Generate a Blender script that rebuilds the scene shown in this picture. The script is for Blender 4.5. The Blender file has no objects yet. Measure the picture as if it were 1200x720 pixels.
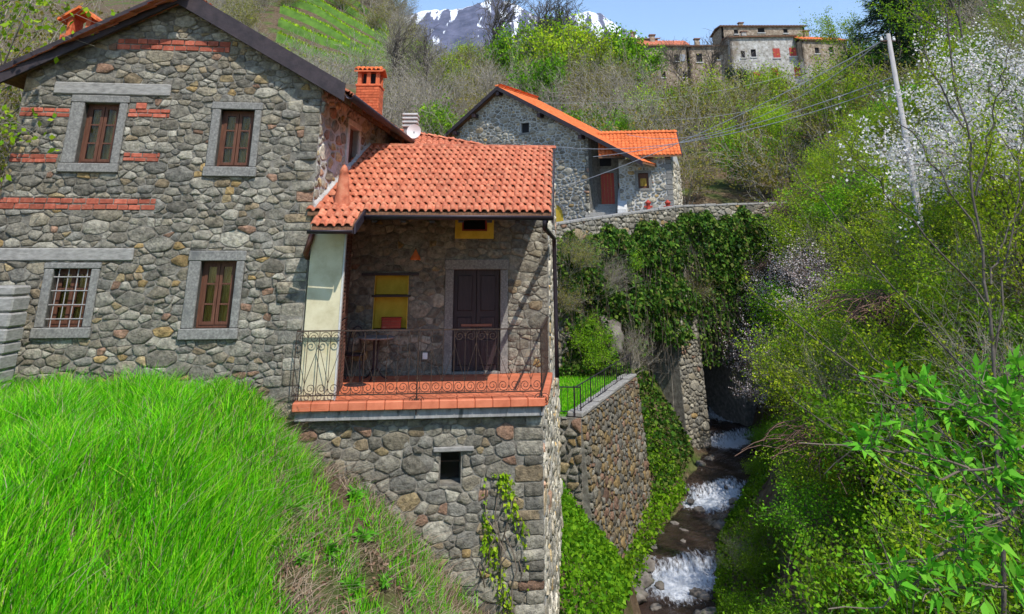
import bpy, bmesh, math, random
import numpy as np
from mathutils import Vector, Matrix

# ---------------------------------------------------------------- camera, world, sun, exposure
SC = bpy.context.scene
COL = SC.collection
FPX, CX0, CY0, HOR = 850.0, 600.0, 20.0, 305.0       # focal length in photo pixels, principal point, horizon row
PITCH = math.atan((HOR - CY0) / FPX)
CP, SP = math.cos(PITCH), math.sin(PITCH)
cam_d = bpy.data.cameras.new('camera')
cam_d.sensor_width = 36.0
cam_d.lens = 36.0 * FPX / 1200.0
cam_d.shift_y = -(360.0 - CY0) / 1200.0
cam_d.clip_start = 0.1
cam_d.clip_end = 20000
cam = bpy.data.objects.new('camera', cam_d)
cam.rotation_euler = (math.radians(90) + PITCH, 0, 0)
COL.objects.link(cam)
SC.camera = cam

SUN_DIR = Vector((0.34, -0.52, 0.78)).normalized()     # towards the sun
SUN_EL = math.asin(SUN_DIR.z)
SUN_AZ = math.atan2(SUN_DIR.x, SUN_DIR.y)
W = bpy.data.worlds.new('World'); SC.world = W; W.use_nodes = True
nt = W.node_tree; nt.nodes.clear()
sky = nt.nodes.new('ShaderNodeTexSky'); sky.sky_type = 'NISHITA'; sky.sun_disc = False
sky.sun_elevation = SUN_EL; sky.sun_rotation = SUN_AZ; sky.altitude = 600
sky.air_density = 1.1; sky.dust_density = 0.05; sky.ozone_density = 3.0
bg = nt.nodes.new('ShaderNodeBackground'); bg.inputs[1].default_value = 0.15
wo = nt.nodes.new('ShaderNodeOutputWorld')
nt.links.new(sky.outputs[0], bg.inputs[0]); nt.links.new(bg.outputs[0], wo.inputs[0])
sun_d = bpy.data.lights.new('sun', 'SUN'); sun_d.energy = 3.0; sun_d.angle = math.radians(0.5)
sun_d.color = (1.0, 0.955, 0.88)
sun = bpy.data.objects.new('sun', sun_d); COL.objects.link(sun)
sun.rotation_euler = SUN_DIR.to_track_quat('Z', 'Y').to_euler()
SC.view_settings.view_transform = 'Standard'
SC.view_settings.look = 'None'
SC.view_settings.gamma = 1.0
SC.view_settings.exposure = 0.74

# ---------------------------------------------------------------- pixel rays
def ray(x, y):
    u = (x - CX0) / FPX; v = (CY0 - y) / FPX
    return Vector((u, CP - v * SP, SP + v * CP))
def onY(x, y, Y):
    d = ray(x, y); return d * (Y / d.y)
def onZ(x, y, z):
    d = ray(x, y); return d * (z / d.z)
def project(p):
    yc = p[1] * CP + p[2] * SP; zc = -p[1] * SP + p[2] * CP
    return (CX0 + FPX * p[0] / yc, CY0 - FPX * zc / yc, yc)

# ---------------------------------------------------------------- objects
WLOC = {}
def setp(o, label=None, cat=None, group=None, kind=None):
    if label: o['label'] = label
    if cat: o['category'] = cat
    if group: o['group'] = group
    if kind: o['kind'] = kind
    return o
def link(name, data, parent=None, loc=None):
    o = bpy.data.objects.new(name, data); COL.objects.link(o)
    l = Vector(loc) if loc is not None else Vector((0, 0, 0))
    if parent is not None:
        o.parent = parent; o.location = l - WLOC[parent]
    else:
        o.location = l
    WLOC[o] = l
    return o
def thing(name, label, cat, loc, group=None):
    o = link(name, None, None, loc); o.empty_display_size = 0.3
    return setp(o, label, cat, group)

class MB:
    def __init__(s): s.v = []; s.f = []; s.c = []
    def add(s, vs, fs, col=None):
        n = len(s.v); s.v.extend([tuple(p) for p in vs]); s.f.extend([tuple(i + n for i in f) for f in fs])
        s.c.extend([col or (1, 1, 1)] * len(vs)); return s
    def box(s, a, b, col=None):
        x0, y0, z0 = a; x1, y1, z1 = b
        return s.add([(x0,y0,z0),(x1,y0,z0),(x1,y1,z0),(x0,y1,z0),(x0,y0,z1),(x1,y0,z1),(x1,y1,z1),(x0,y1,z1)],
                     [(3,2,1,0),(4,5,6,7),(0,1,5,4),(1,2,6,5),(2,3,7,6),(3,0,4,7)], col)
    def hexa(s, p, col=None):      # 8 points: bottom ring then top ring
        return s.add(p, [(3,2,1,0),(4,5,6,7),(0,1,5,4),(1,2,6,5),(2,3,7,6),(3,0,4,7)], col)
    def tube(s, pts, r, n=6, col=None, closed=False):
        pts = [Vector(p) for p in pts]; rings = []; m = len(pts)
        up = Vector((0, 0, 1))
        vs = []; fs = []
        for i, p in enumerate(pts):
            t = (pts[min(i + 1, m - 1)] - pts[max(i - 1, 0)])
            if t.length < 1e-9: t = Vector((0, 0, 1))
            t.normalize()
            a = t.cross(up)
            if a.length < 0.05: a = t.cross(Vector((0, 1, 0)))
            a.normalize(); b = t.cross(a)
            rr = r[i] if isinstance(r, (list, tuple)) else r
            for k in range(n):
                w = 2 * math.pi * (k + 0.5) / n
                vs.append(p + a * (rr * math.cos(w)) + b * (rr * math.sin(w)))
        for i in range(m - 1):
            for k in range(n):
                fs.append((i*n+k, i*n+(k+1)%n, (i+1)*n+(k+1)%n, (i+1)*n+k))
        fs.append(tuple(range(n-1, -1, -1))); fs.append(tuple((m-1)*n+k for k in range(n)))
        return s.add(vs, fs, col)
    def build(s, name, mat, parent=None, loc=None, smooth=False, colors=False, bevel=0, kind=None):
        me = bpy.data.meshes.new(name)
        l = Vector(loc) if loc is not None else (WLOC[parent] if parent is not None else Vector((0, 0, 0)))
        me.from_pydata([(p[0]-l.x, p[1]-l.y, p[2]-l.z) for p in s.v], [], s.f)
        if bevel:
            bm = bmesh.new(); bm.from_mesh(me)
            bmesh.ops.bevel(bm, geom=bm.edges[:], offset=bevel, segments=1, affect='EDGES', profile=0.5)
            bm.to_mesh(me); bm.free()
        if colors:
            ca = me.color_attributes.new('Col', 'FLOAT_COLOR', 'POINT')
            arr = np.ones((len(s.c), 4), np.float32); arr[:, :3] = np.array(s.c, np.float32)
            ca.data.foreach_set('color', arr.ravel())
        if smooth: me.polygons.foreach_set('use_smooth', [True] * len(me.polygons))
        me.materials.append(mat)
        o = link(name, me, parent, l)
        if kind: o['kind'] = kind
        return o

def np_mesh(name, chunks, mats):
    """chunks: list of (verts (N,3), quads (M,4), material index)"""
    me = bpy.data.meshes.new(name)
    V = np.concatenate([c[0] for c in chunks]).astype(np.float32)
    offs = np.cumsum([0] + [len(c[0]) for c in chunks])
    Q = np.concatenate([c[1] + o for c, o in zip(chunks, offs)]).astype(np.int32)
    MI = np.concatenate([np.full(len(c[1]), c[2], np.int32) for c in chunks])
    me.vertices.add(len(V)); me.vertices.foreach_set('co', V.ravel())
    me.loops.add(len(Q) * 4); me.loops.foreach_set('vertex_index', Q.ravel())
    me.polygons.add(len(Q)); me.polygons.foreach_set('loop_start', np.arange(len(Q), dtype=np.int32) * 4)
    me.polygons.foreach_set('loop_total', np.full(len(Q), 4, np.int32))
    me.polygons.foreach_set('material_index', MI)
    me.update(calc_edges=True)
    for m in mats: me.materials.append(m)
    return me

# ---------------------------------------------------------------- materials
def new_mat(name):
    m = bpy.data.materials.new(name); m.use_nodes = True
    t = m.node_tree; t.nodes.clear()
    return m, t, t.nodes, t.links
def _ramp(n, stops):
    r = n.new('ShaderNodeValToRGB'); e = r.color_ramp.elements
    while len(e) < len(stops): e.new(0.5)
    for i, (p, c) in enumerate(stops):
        e[i].position = p; e[i].color = (*c, 1)
    return r
def surf(name, stops, scale=6, detail=6, rough=0.85, bump=0.3, bscale=None, spec=0.3, attr=None, rnd=None, coord='Object', metallic=0, bdist=0.02, stretch=None, wear=None):
    """noise-ramped principled surface. attr: multiply by colour attribute; rnd: 'object'/'island' brightness variation (lo, hi);
    wear: (colour, scale, threshold) second stain layer"""
    m, t, n, L = new_mat(name)
    out = n.new('ShaderNodeOutputMaterial'); b = n.new('ShaderNodeBsdfPrincipled'); L.new(b.outputs[0], out.inputs[0])
    tc = n.new('ShaderNodeTexCoord'); src = tc.outputs[coord] if coord != 'World' else n.new('ShaderNodeNewGeometry').outputs['Position']
    if stretch:
        mp = n.new('ShaderNodeMapping'); mp.inputs['Scale'].default_value = stretch; L.new(src, mp.inputs[0]); src = mp.outputs[0]
    nz = n.new('ShaderNodeTexNoise'); nz.inputs['Scale'].default_value = scale; nz.inputs['Detail'].default_value = detail; nz.inputs['Roughness'].default_value = 0.62
    L.new(src, nz.inputs['Vector'])
    r = _ramp(n, stops); L.new(nz.outputs[0], r.inputs[0]); c = r.outputs[0]
    if wear:
        n2 = n.new('ShaderNodeTexNoise'); n2.inputs['Scale'].default_value = wear[1]; n2.inputs['Detail'].default_value = 5; L.new(src, n2.inputs['Vector'])
        r2 = _ramp(n, [(wear[2], (0, 0, 0)), (min(1, wear[2] + 0.14), (1, 1, 1))]); L.new(n2.outputs[0], r2.inputs[0])
        mx = n.new('ShaderNodeMix'); mx.data_type = 'RGBA'; L.new(r2.outputs[0], mx.inputs[0]); L.new(c, mx.inputs[6]); mx.inputs[7].default_value = (*wear[0], 1); c = mx.outputs[2]
    if attr:
        a = n.new('ShaderNodeAttribute'); a.attribute_name = attr
        mx = n.new('ShaderNodeMix'); mx.data_type = 'RGBA'; mx.blend_type = 'MULTIPLY'; mx.inputs[0].default_value = 1
        L.new(c, mx.inputs[6]); L.new(a.outputs[0], mx.inputs[7]); c = mx.outputs[2]
    if rnd:
        if rnd[0] == 'object': ro = n.new('ShaderNodeObjectInfo').outputs['Random']
        else: ro = n.new('ShaderNodeNewGeometry').outputs['Random Per Island']
        mr = n.new('ShaderNodeMapRange'); mr.inputs[3].default_value = rnd[1]; mr.inputs[4].default_value = rnd[2]; L.new(ro, mr.inputs[0])
        hs = n.new('ShaderNodeHueSaturation'); L.new(mr.outputs[0], hs.inputs['Value']); L.new(c, hs.inputs['Color']); c = hs.outputs[0]
    L.new(c, b.inputs['Base Color'])
    b.inputs['Roughness'].default_value = rough; b.inputs['Specular IOR Level'].default_value = spec; b.inputs['Metallic'].default_value = metallic
    if bump:
        nb = n.new('ShaderNodeTexNoise'); nb.inputs['Scale'].default_value = bscale or scale * 3; nb.inputs['Detail'].default_value = 8; nb.inputs['Roughness'].default_value = 0.7
        L.new(src, nb.inputs['Vector'])
        bp = n.new('ShaderNodeBump'); bp.inputs['Strength'].default_value = bump; bp.inputs['Distance'].default_value = bdist
        L.new(nb.outputs[0], bp.inputs['Height']); L.new(bp.outputs[0], b.inputs['Normal'])
    return m
def leafmat(name, cols, trans=0.4, rough=0.5, objvar=0.0):
    """each leaf (island) picks its own colour from the ramp; thin leaves let light through"""
    m, t, n, L = new_mat(name)
    out = n.new('ShaderNodeOutputMaterial')
    g = n.new('ShaderNodeNewGeometry')
    r = _ramp(n, [(i / max(1, len(cols) - 1), c) for i, c in enumerate(cols)]); L.new(g.outputs['Random Per Island'], r.inputs[0]); c = r.outputs[0]
    if objvar:
        oi = n.new('ShaderNodeObjectInfo'); mr = n.new('ShaderNodeMapRange'); mr.inputs[3].default_value = 1 - objvar; mr.inputs[4].default_value = 1 + objvar; L.new(oi.outputs['Random'], mr.inputs[0])
        mh = n.new('ShaderNodeMapRange'); mh.inputs[3].default_value = 0.5 - objvar * 0.07; mh.inputs[4].default_value = 0.5 + objvar * 0.07
        mm = n.new('ShaderNodeMath'); mm.operation = 'FRACT'; ml = n.new('ShaderNodeMath'); ml.operation = 'MULTIPLY'; ml.inputs[1].default_value = 7.31
        L.new(oi.outputs['Random'], ml.inputs[0]); L.new(ml.outputs[0], mm.inputs[0]); L.new(mm.outputs[0], mh.inputs[0])
        hs = n.new('ShaderNodeHueSaturation'); L.new(mr.outputs[0], hs.inputs['Value']); L.new(mh.outputs[0], hs.inputs['Hue']); L.new(c, hs.inputs['Color']); c = hs.outputs[0]
    d = n.new('ShaderNodeBsdfPrincipled'); d.inputs['Roughness'].default_value = rough; d.inputs['Specular IOR Level'].default_value = 0.08
    tr = n.new('ShaderNodeBsdfTranslucent'); mx = n.new('ShaderNodeMixShader'); mx.inputs[0].default_value = trans
    L.new(c, d.inputs['Base Color']); L.new(c, tr.inputs[0])
    L.new(d.outputs[0], mx.inputs[1]); L.new(tr.outputs[0], mx.inputs[2]); L.new(mx.outputs[0], out.inputs[0])
    return m
def plain(name, col, rough=0.6, metallic=0, spec=0.4, var=0.15, scale=9, bump=0.1):
    lo = tuple(x * (1 - var) for x in col); hi = tuple(min(1, x * (1 + var)) for x in col)
    return surf(name, [(0.3, lo), (0.7, hi)], scale=scale, rough=rough, metallic=metallic, spec=spec, bump=bump)

M = {}
M['stone'] = surf('stone', [(0.3, (0.42, 0.41, 0.4)), (0.5, (0.9, 0.89, 0.86)), (0.7, (1.4, 1.38, 1.32))], scale=13, detail=10, rough=0.92, bump=1.0, bscale=17, attr='Col', bdist=0.05, coord='World', wear=((1.25, 1.22, 1.1), 6, 0.6))
M['mortar'] = surf('mortar', [(0.3, (0.11, 0.098, 0.08)), (0.5, (0.2, 0.182, 0.15)), (0.72, (0.34, 0.315, 0.265))], scale=6, rough=0.95, bump=0.9, bscale=26, coord='World', bdist=0.03)
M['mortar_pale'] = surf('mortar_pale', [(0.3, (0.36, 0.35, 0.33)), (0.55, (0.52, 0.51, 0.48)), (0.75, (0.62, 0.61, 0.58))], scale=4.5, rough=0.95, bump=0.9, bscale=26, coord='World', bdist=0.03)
M['granite'] = surf('granite', [(0.3, (0.12, 0.115, 0.105)), (0.5, (0.2, 0.192, 0.175)), (0.7, (0.31, 0.298, 0.27))], scale=28, rough=0.85, bump=0.45, bscale=60, bdist=0.01, coord='World', wear=((0.12, 0.12, 0.115), 3, 0.6))
M['lintel'] = surf('lintel', [(0.3, (0.19, 0.18, 0.165)), (0.55, (0.3, 0.285, 0.26)), (0.75, (0.4, 0.385, 0.35))], scale=9, rough=0.9, bump=0.5, bscale=40, bdist=0.012, coord='World', stretch=(1, 1, 3))
M['brick'] = surf('brick', [(0.3, (0.3, 0.075, 0.045)), (0.55, (0.46, 0.12, 0.07)), (0.75, (0.5, 0.24, 0.17))], scale=14, rough=0.9, bump=0.4, coord='World', rnd=('object', 0.6, 1.15))
M['brick_one'] = surf('brick_one', [(0.3, (0.42, 0.09, 0.04)), (0.55, (0.6, 0.15, 0.06)), (0.75, (0.62, 0.22, 0.11))], scale=14, rough=0.9, bump=0.3, coord='World', rnd=('island', 0.75, 1.15))
TS = [(0.28, (0.27, 0.075, 0.04)), (0.45, (0.5, 0.14, 0.07)), (0.6, (0.58, 0.21, 0.115)), (0.75, (0.64, 0.29, 0.15))]
M['tile'] = surf('tile', TS, scale=7, rough=0.8, bump=0.25, coord='World', rnd=('object', 0.82, 1.1), wear=((0.24, 0.11, 0.07), 2.6, 0.65))
M['tile_many'] = surf('tile_many', TS, scale=7, rough=0.8, bump=0.25, coord='World', rnd=('island', 0.82, 1.1), wear=((0.24, 0.11, 0.07), 2.6, 0.65))
M['tile_bright'] = surf('tile_bright', [(0.25, (0.55, 0.12, 0.035)), (0.5, (0.74, 0.17, 0.045)), (0.75, (0.78, 0.23, 0.08))], scale=5, rough=0.8, bump=0.2, coord='World', rnd=('island', 0.8, 1.1))
M['floor_tile'] = surf('floor_tile', [(0.3, (0.5, 0.13, 0.06)), (0.6, (0.66, 0.2, 0.1))], scale=5, rough=0.6, bump=0.1, coord='World', rnd=('object', 0.85, 1.12))
M['dark_metal'] = plain('dark_metal', (0.045, 0.035, 0.045), rough=0.5, metallic=0.5)
M['iron'] = surf('iron', [(0.35, (0.035, 0.03, 0.03)), (0.7, (0.12, 0.065, 0.04))], scale=30, rough=0.6, metallic=0.6, bump=0.2)
M['verge'] = surf('verge', [(0.3, (0.022, 0.018, 0.022)), (0.7, (0.055, 0.04, 0.045))], scale=6, rough=0.7, bump=0.3, coord='World')
M['soffit'] = surf('soffit', [(0.3, (0.11, 0.05, 0.025)), (0.7, (0.26, 0.13, 0.07))], scale=8, rough=0.8, bump=0.3, coord='World', stretch=(6, 1, 1))
M['wood'] = surf('wood', [(0.3, (0.07, 0.026, 0.015)), (0.55, (0.125, 0.05, 0.028)), (0.75, (0.18, 0.08, 0.048))], scale=6, rough=0.65, bump=0.3, coord='World', stretch=(10, 10, 1))
M['dark_wood'] = surf('dark_wood', [(0.3, (0.02, 0.012, 0.014)), (0.6, (0.042, 0.024, 0.026)), (0.8, (0.07, 0.04, 0.036))], scale=5, rough=0.5, bump=0.3, coord='World', stretch=(10, 10, 1))
M['shutter'] = surf('shutter', [(0.3, (0.085, 0.04, 0.028)), (0.7, (0.17, 0.085, 0.06))], scale=8, rough=0.7, bump=0.3, coord='World')
M['curtain'] = surf('curtain', [(0.3, (0.25, 0.13, 0.02)), (0.5, (0.42, 0.25, 0.04)), (0.7, (0.55, 0.38, 0.1))], scale=3.5, rough=0.9, bump=0.2, coord='World', stretch=(4, 4, 1))
M['plaster'] = surf('plaster', [(0.3, (0.46, 0.4, 0.25)), (0.55, (0.6, 0.54, 0.36)), (0.8, (0.66, 0.61, 0.45))], scale=3.5, rough=0.9, bump=0.2, coord='World', wear=((0.5, 0.4, 0.14), 2.2, 0.62))
M['yellow'] = surf('yellow', [(0.3, (0.55, 0.36, 0.03)), (0.7, (0.72, 0.5, 0.06))], scale=6, rough=0.85, bump=0.2, coord='World')
M['white'] = plain('white', (0.75, 0.74, 0.72), rough=0.5, var=0.05)
M['white_stone'] = surf('white_stone', [(0.3, (0.42, 0.41, 0.39)), (0.7, (0.6, 0.59, 0.56))], scale=9, rough=0.9, bump=0.3, coord='World')
M['concrete'] = surf('concrete', [(0.3, (0.2, 0.19, 0.185)), (0.55, (0.31, 0.3, 0.29)), (0.75, (0.4, 0.39, 0.38))], scale=5, rough=0.95, bump=0.4, coord='World', wear=((0.1, 0.1, 0.095), 3, 0.58), stretch=(3, 3, 1))
M['red_paint'] = surf('red_paint', [(0.3, (0.33, 0.035, 0.02)), (0.7, (0.45, 0.06, 0.035))], scale=6, rough=0.6, bump=0.15, coord='World', stretch=(8, 8, 1))
M['copper'] = plain('copper', (0.2, 0.08, 0.055), rough=0.45, metallic=0.6)
M['grey_plastic'] = plain('grey_plastic', (0.28, 0.28, 0.3), rough=0.5)
M['dark'] = plain('dark', (0.012, 0.011, 0.013), rough=0.9, bump=0)
M['pole'] = surf('pole', [(0.3, (0.28, 0.26, 0.25)), (0.7, (0.42, 0.4, 0.38))], scale=6, rough=0.9, bump=0.3, coord='World', stretch=(4, 4, 0.5))
M['cable'] = plain('cable', (0.36, 0.36, 0.38), rough=0.5, bump=0)
M['rock'] = surf('rock', [(0.3, (0.09, 0.075, 0.065)), (0.55, (0.19, 0.165, 0.14)), (0.75, (0.32, 0.29, 0.25))], scale=2.2, rough=0.85, bump=0.8, bscale=7, coord='World', bdist=0.06, wear=((0.07, 0.1, 0.025), 1.6, 0.58))
def glassmat():
    m, t, n, L = new_mat('glass')
    out = n.new('ShaderNodeOutputMaterial'); g = n.new('ShaderNodeBsdfGlossy'); g.inputs['Roughness'].default_value = 0.04; g.inputs[0].default_value = (0.9, 0.95, 1, 1)
    tr = n.new('ShaderNodeBsdfTransparent'); tr.inputs[0].default_value = (0.85, 0.87, 0.85, 1)
    fr = n.new('ShaderNodeFresnel'); fr.inputs[0].default_value = 1.25
    mx = n.new('ShaderNodeMixShader'); L.new(fr.outputs[0], mx.inputs[0]); L.new(tr.outputs[0], mx.inputs[1]); L.new(g.outputs[0], mx.inputs[2]); L.new(mx.outputs[0], out.inputs[0])
    return m
M['glass'] = glassmat()
def groundmat():
    m, t, n, L = new_mat('ground')
    out = n.new('ShaderNodeOutputMaterial'); b = n.new('ShaderNodeBsdfPrincipled'); L.new(b.outputs[0], out.inputs[0]); b.inputs['Roughness'].default_value = 0.95; b.inputs['Specular IOR Level'].default_value = 0.15
    pos = n.new('ShaderNodeNewGeometry').outputs['Position']
    a = n.new('ShaderNodeTexNoise'); a.inputs['Scale'].default_value = 2.5; a.inputs['Detail'].default_value = 9; a.inputs['Roughness'].default_value = 0.7; L.new(pos, a.inputs['Vector'])
    r = _ramp(n, [(0.3, (0.05, 0.032, 0.018)), (0.5, (0.11, 0.075, 0.045)), (0.7, (0.21, 0.16, 0.1))]); L.new(a.outputs[0], r.inputs[0])
    g = n.new('ShaderNodeTexNoise'); g.inputs['Scale'].default_value = 0.35; g.inputs['Detail'].default_value = 6; L.new(pos, g.inputs['Vector'])
    r2 = _ramp(n, [(0.5, (0, 0, 0)), (0.66, (1, 1, 1))]); L.new(g.outputs[0], r2.inputs[0])
    r3 = _ramp(n, [(0.3, (0.03, 0.055, 0.01)), (0.7, (0.11, 0.15, 0.03))]); L.new(a.outputs[0], r3.inputs[0])
    mx = n.new('ShaderNodeMix'); mx.data_type = 'RGBA'; L.new(r2.outputs[0], mx.inputs[0]); L.new(r.outputs[0], mx.inputs[6]); L.new(r3.outputs[0], mx.inputs[7]); L.new(mx.outputs[2], b.inputs['Base Color'])
    bp = n.new('ShaderNodeBump'); bp.inputs['Strength'].default_value = 0.8; bp.inputs['Distance'].default_value = 0.15; L.new(a.outputs[0], bp.inputs['Height']); L.new(bp.outputs[0], b.inputs['Normal'])
    return m
M['ground'] = groundmat()
M['twig'] = surf('twig', [(0.3, (0.1, 0.075, 0.055)), (0.7, (0.22, 0.18, 0.14))], scale=4, rough=0.9, bump=0, rnd=('island', 0.7, 1.3))
M['twig_pale'] = surf('twig_pale', [(0.3, (0.26, 0.22, 0.17)), (0.7, (0.42, 0.38, 0.31))], scale=4, rough=0.9, bump=0, rnd=('island', 0.6, 1.2))
M['twig_brown'] = surf('twig_brown', [(0.3, (0.13, 0.07, 0.05)), (0.7, (0.26, 0.16, 0.12))], scale=4, rough=0.9, bump=0, rnd=('island', 0.6, 1.3))
M['bark'] = surf('bark', [(0.3, (0.06, 0.05, 0.04)), (0.7, (0.17, 0.145, 0.12))], scale=5, rough=0.95, bump=0.5, coord='World')
M['leaf_lime'] = leafmat('leaf_lime', [(0.13, 0.24, 0.01), (0.31, 0.48, 0.015), (0.5, 0.6, 0.03), (0.2, 0.4, 0.015)], objvar=0.25)
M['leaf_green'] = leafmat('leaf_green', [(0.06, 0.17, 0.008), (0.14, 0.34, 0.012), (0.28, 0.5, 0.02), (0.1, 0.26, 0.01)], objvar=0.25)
M['leaf_bright'] = leafmat('leaf_bright', [(0.08, 0.34, 0.015), (0.15, 0.5, 0.03), (0.26, 0.6, 0.05), (0.11, 0.4, 0.03)])
M['leaf_olive'] = leafmat('leaf_olive', [(0.13, 0.12, 0.02), (0.26, 0.24, 0.03), (0.36, 0.32, 0.07), (0.2, 0.24, 0.03)], objvar=0.25)
M['leaf_ivy'] = leafmat('leaf_ivy', [(0.018, 0.05, 0.008), (0.035, 0.1, 0.012), (0.07, 0.17, 0.016), (0.16, 0.26, 0.03), (0.12, 0.09, 0.04)], trans=0.25)  # ivy tones darkened to stand in for shade around the bridge
M['leaf_dark'] = leafmat('leaf_dark', [(0.01, 0.028, 0.012), (0.02, 0.05, 0.018), (0.035, 0.075, 0.02)], trans=0.15)
M['blossom'] = leafmat('blossom', [(0.75, 0.72, 0.7), (0.82, 0.8, 0.77), (0.8, 0.74, 0.74), (0.7, 0.7, 0.5)], trans=0.35)
M['blossom_pink'] = leafmat('blossom_pink', [(0.5, 0.4, 0.4), (0.7, 0.6, 0.6), (0.78, 0.72, 0.7), (0.34, 0.25, 0.23)], trans=0.35)
M['grass'] = leafmat('grass', [(0.06, 0.3, 0.004), (0.11, 0.52, 0.006), (0.18, 0.7, 0.008), (0.34, 0.78, 0.02), (0.08, 0.38, 0.006), (0.5, 0.72, 0.07)], trans=0.45)
M['grass_dry'] = leafmat('grass_dry', [(0.2, 0.13, 0.08), (0.38, 0.28, 0.19), (0.5, 0.4, 0.3), (0.26, 0.16, 0.11)], trans=0.25)
M['turf'] = surf('turf', [(0.3, (0.06, 0.13, 0.02)), (0.7, (0.15, 0.28, 0.04))], scale=0.8, rough=0.95, bump=0.5, coord='World')
M['village_wall'] = surf('village_wall', [(0.3, (0.14, 0.1, 0.07)), (0.5, (0.3, 0.23, 0.165)), (0.7, (0.5, 0.42, 0.33))], scale=2.6, detail=10, rough=0.95, bump=0.8, bscale=4, coord='World', bdist=0.1, wear=((0.2, 0.16, 0.11), 0.5, 0.52))
M['village_lime'] = surf('village_lime', [(0.3, (0.2, 0.18, 0.15)), (0.5, (0.42, 0.39, 0.35)), (0.7, (0.62, 0.6, 0.56))], scale=2.2, detail=10, rough=0.95, bump=0.8, bscale=4, coord='World', bdist=0.1, wear=((0.25, 0.2, 0.15), 0.4, 0.55))
M['old_tile'] = surf('old_tile', [(0.3, (0.12, 0.07, 0.05)), (0.7, (0.26, 0.15, 0.11))], scale=3, rough=0.9, bump=0.2, coord='World', rnd=('island', 0.7, 1.2))
M['litter'] = leafmat('litter', [(0.16, 0.08, 0.05), (0.3, 0.17, 0.11), (0.4, 0.27, 0.2), (0.22, 0.11, 0.07)], trans=0.15)
# ---------------------------------------------------------------- terrain
def sstep(a, b, x):
    t = np.clip((x - a) / (b - a), 0, 1); return t * t * (3 - 2 * t)
SY = [-30, 0, 12, 18, 22, 26, 30, 34, 38, 42, 46, 50, 60]
SX = [-2.5, 0.8, 2.6, 3.4, 4.0, 4.9, 6.15, 8.1, 10.1, 11.3, 12.1, 13.0, 16]
SZ = [-11.5, -11, -10.4, -10.1, -9.95, -9.75, -9.55, -9.3, -9.0, -8.6, -7.9, -7, -4]
SWD = [1.5, 1.5, 1.4, 1.3, 1.15, 1.1, 1.05, 1.15, 1.2, 1.1, 1.1, 1.1, 1.1]
def stream(Y): return np.interp(Y, SY, SX), np.interp(Y, SY, SZ), np.interp(Y, SY, SWD)
RW_A, RW_B = onZ(681, 490, -4.6), onZ(745, 441, -4.6)       # top line of the retaining wall
def noise2(X, Y, s=1.0):
    return (np.sin(X * 1.7 * s + 1.3 * np.sin(Y * 0.9 * s)) * np.cos(Y * 1.3 * s + 0.7 * np.sin(X * 1.1 * s)) + 0.5 * np.sin(X * 3.9 * s + Y * 2.3 * s)) / 1.5
def height(X, Y):
    X = np.asarray(X, float); Y = np.asarray(Y, float)
    xs, zs, w = stream(Y)
    g = 2.4 + (0.385 + 0.13 * sstep(-18, -50, X)) * np.clip(Y - 48, 0, None) + 0.6 * noise2(X, Y, 0.12)
    cap = 28.5 + 88 * sstep(-14, -62, X) - 3.0 * sstep(10, 20, X) * (1 - sstep(42, 60, X)) + 26 * sstep(55, 100, X)
    g = np.where(g < cap, g, cap + (g - cap) * 0.02)
    # right bank
    r = zs + 0.98 * np.clip(X - xs - w, 0, None); kb = sstep(34, 42, Y); rs_ = zs + 2.3 * np.clip(X - xs - w, 0, None); rs_ = np.where(rs_ > 1.2, 1.2 + (rs_ - 1.2) * 0.33, rs_); r = r * (1 - kb) + np.maximum(r, rs_) * kb
    r = np.where(r > 12, 12 + (r - 12) * 0.45, r) + 0.25 * noise2(X, Y, 0.5) * sstep(0.3, 3, X - xs - w)
    # left bank near the camera
    l = -1.95 + 0.06 * (Y - 9) * 0 - 0.86 * np.clip(X + 4.1 + 0.25 * noise2(X, Y, 0.8), 0, None)
    l = l + 0.05 * noise2(X, Y, 1.1)
    l = np.maximum(l, zs)
    # ground under and behind the house
    bh = -2.45 + sstep(-7.6, -9.5, X) * (0.75 + np.clip((Y - 13.0) * 0.5, 0, 8.5)) + np.clip(Y - 34, 0, 14) * 0.33
    # beside the house: ivy bank, garden plot, abutment
    ib = -6.3 - 1.15 * np.clip(X - 1.2, 0, None) - 0.8 * sstep(20, 15, Y)
    rx = np.interp(Y, [RW_A.y, RW_B.y], [RW_A.x, RW_B.x])
    plot = np.where(X < rx - 0.15, -4.65, zs + 0.35 * np.clip((xs - w) - X, 0, 2))
    ab = np.where(X < rx - 0.3 - 0.5 * (Y - RW_B.y), np.interp(Y, [RW_B.y + 0.5, RW_B.y + 2.2, 38], [-4.6, -0.5, 0.4]), zs + 1.6 * np.clip((xs - w - 0.6) - X, 0, 4))
    side = np.where(Y < RW_A.y + 0.25, np.maximum(ib, zs), np.where(Y < RW_B.y + 0.3, plot, np.maximum(ab, zs)))
    lb = np.where(Y < np.where(X < 0.6, np.maximum(12.9, 12.8 + 0.123 * (X + 3.41) + 0.55), 12.9), l, np.where(X < 0.2, bh, side))
    near = np.where(X < xs, lb, r)
    near = np.where(np.abs(X - xs) < w, zs - 0.25, near)
    k = sstep(46.5, 53, Y)
    out = np.where(X > xs, np.maximum(near * (1 - k) + g * k, np.where(Y > 46.5, r * (1 - sstep(95, 120, Y)) + g * sstep(95, 120, Y) if False else -99, -99)), near * (1 - k) + np.maximum(g, np.where(X < -9, np.minimum(bh, 8), -99)) * k)
    # right-hand hill continues behind
    rr = np.minimum(6 + 0.62 * (X - 22), 30)
    out = np.where((Y > 40) & (X > 22), np.maximum(out, rr * sstep(40, 60, Y) * sstep(150, 90, Y) + out * (1 - sstep(40, 60, Y))), out)
    return out
def hz(x, y): return float(height(x, y))
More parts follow.
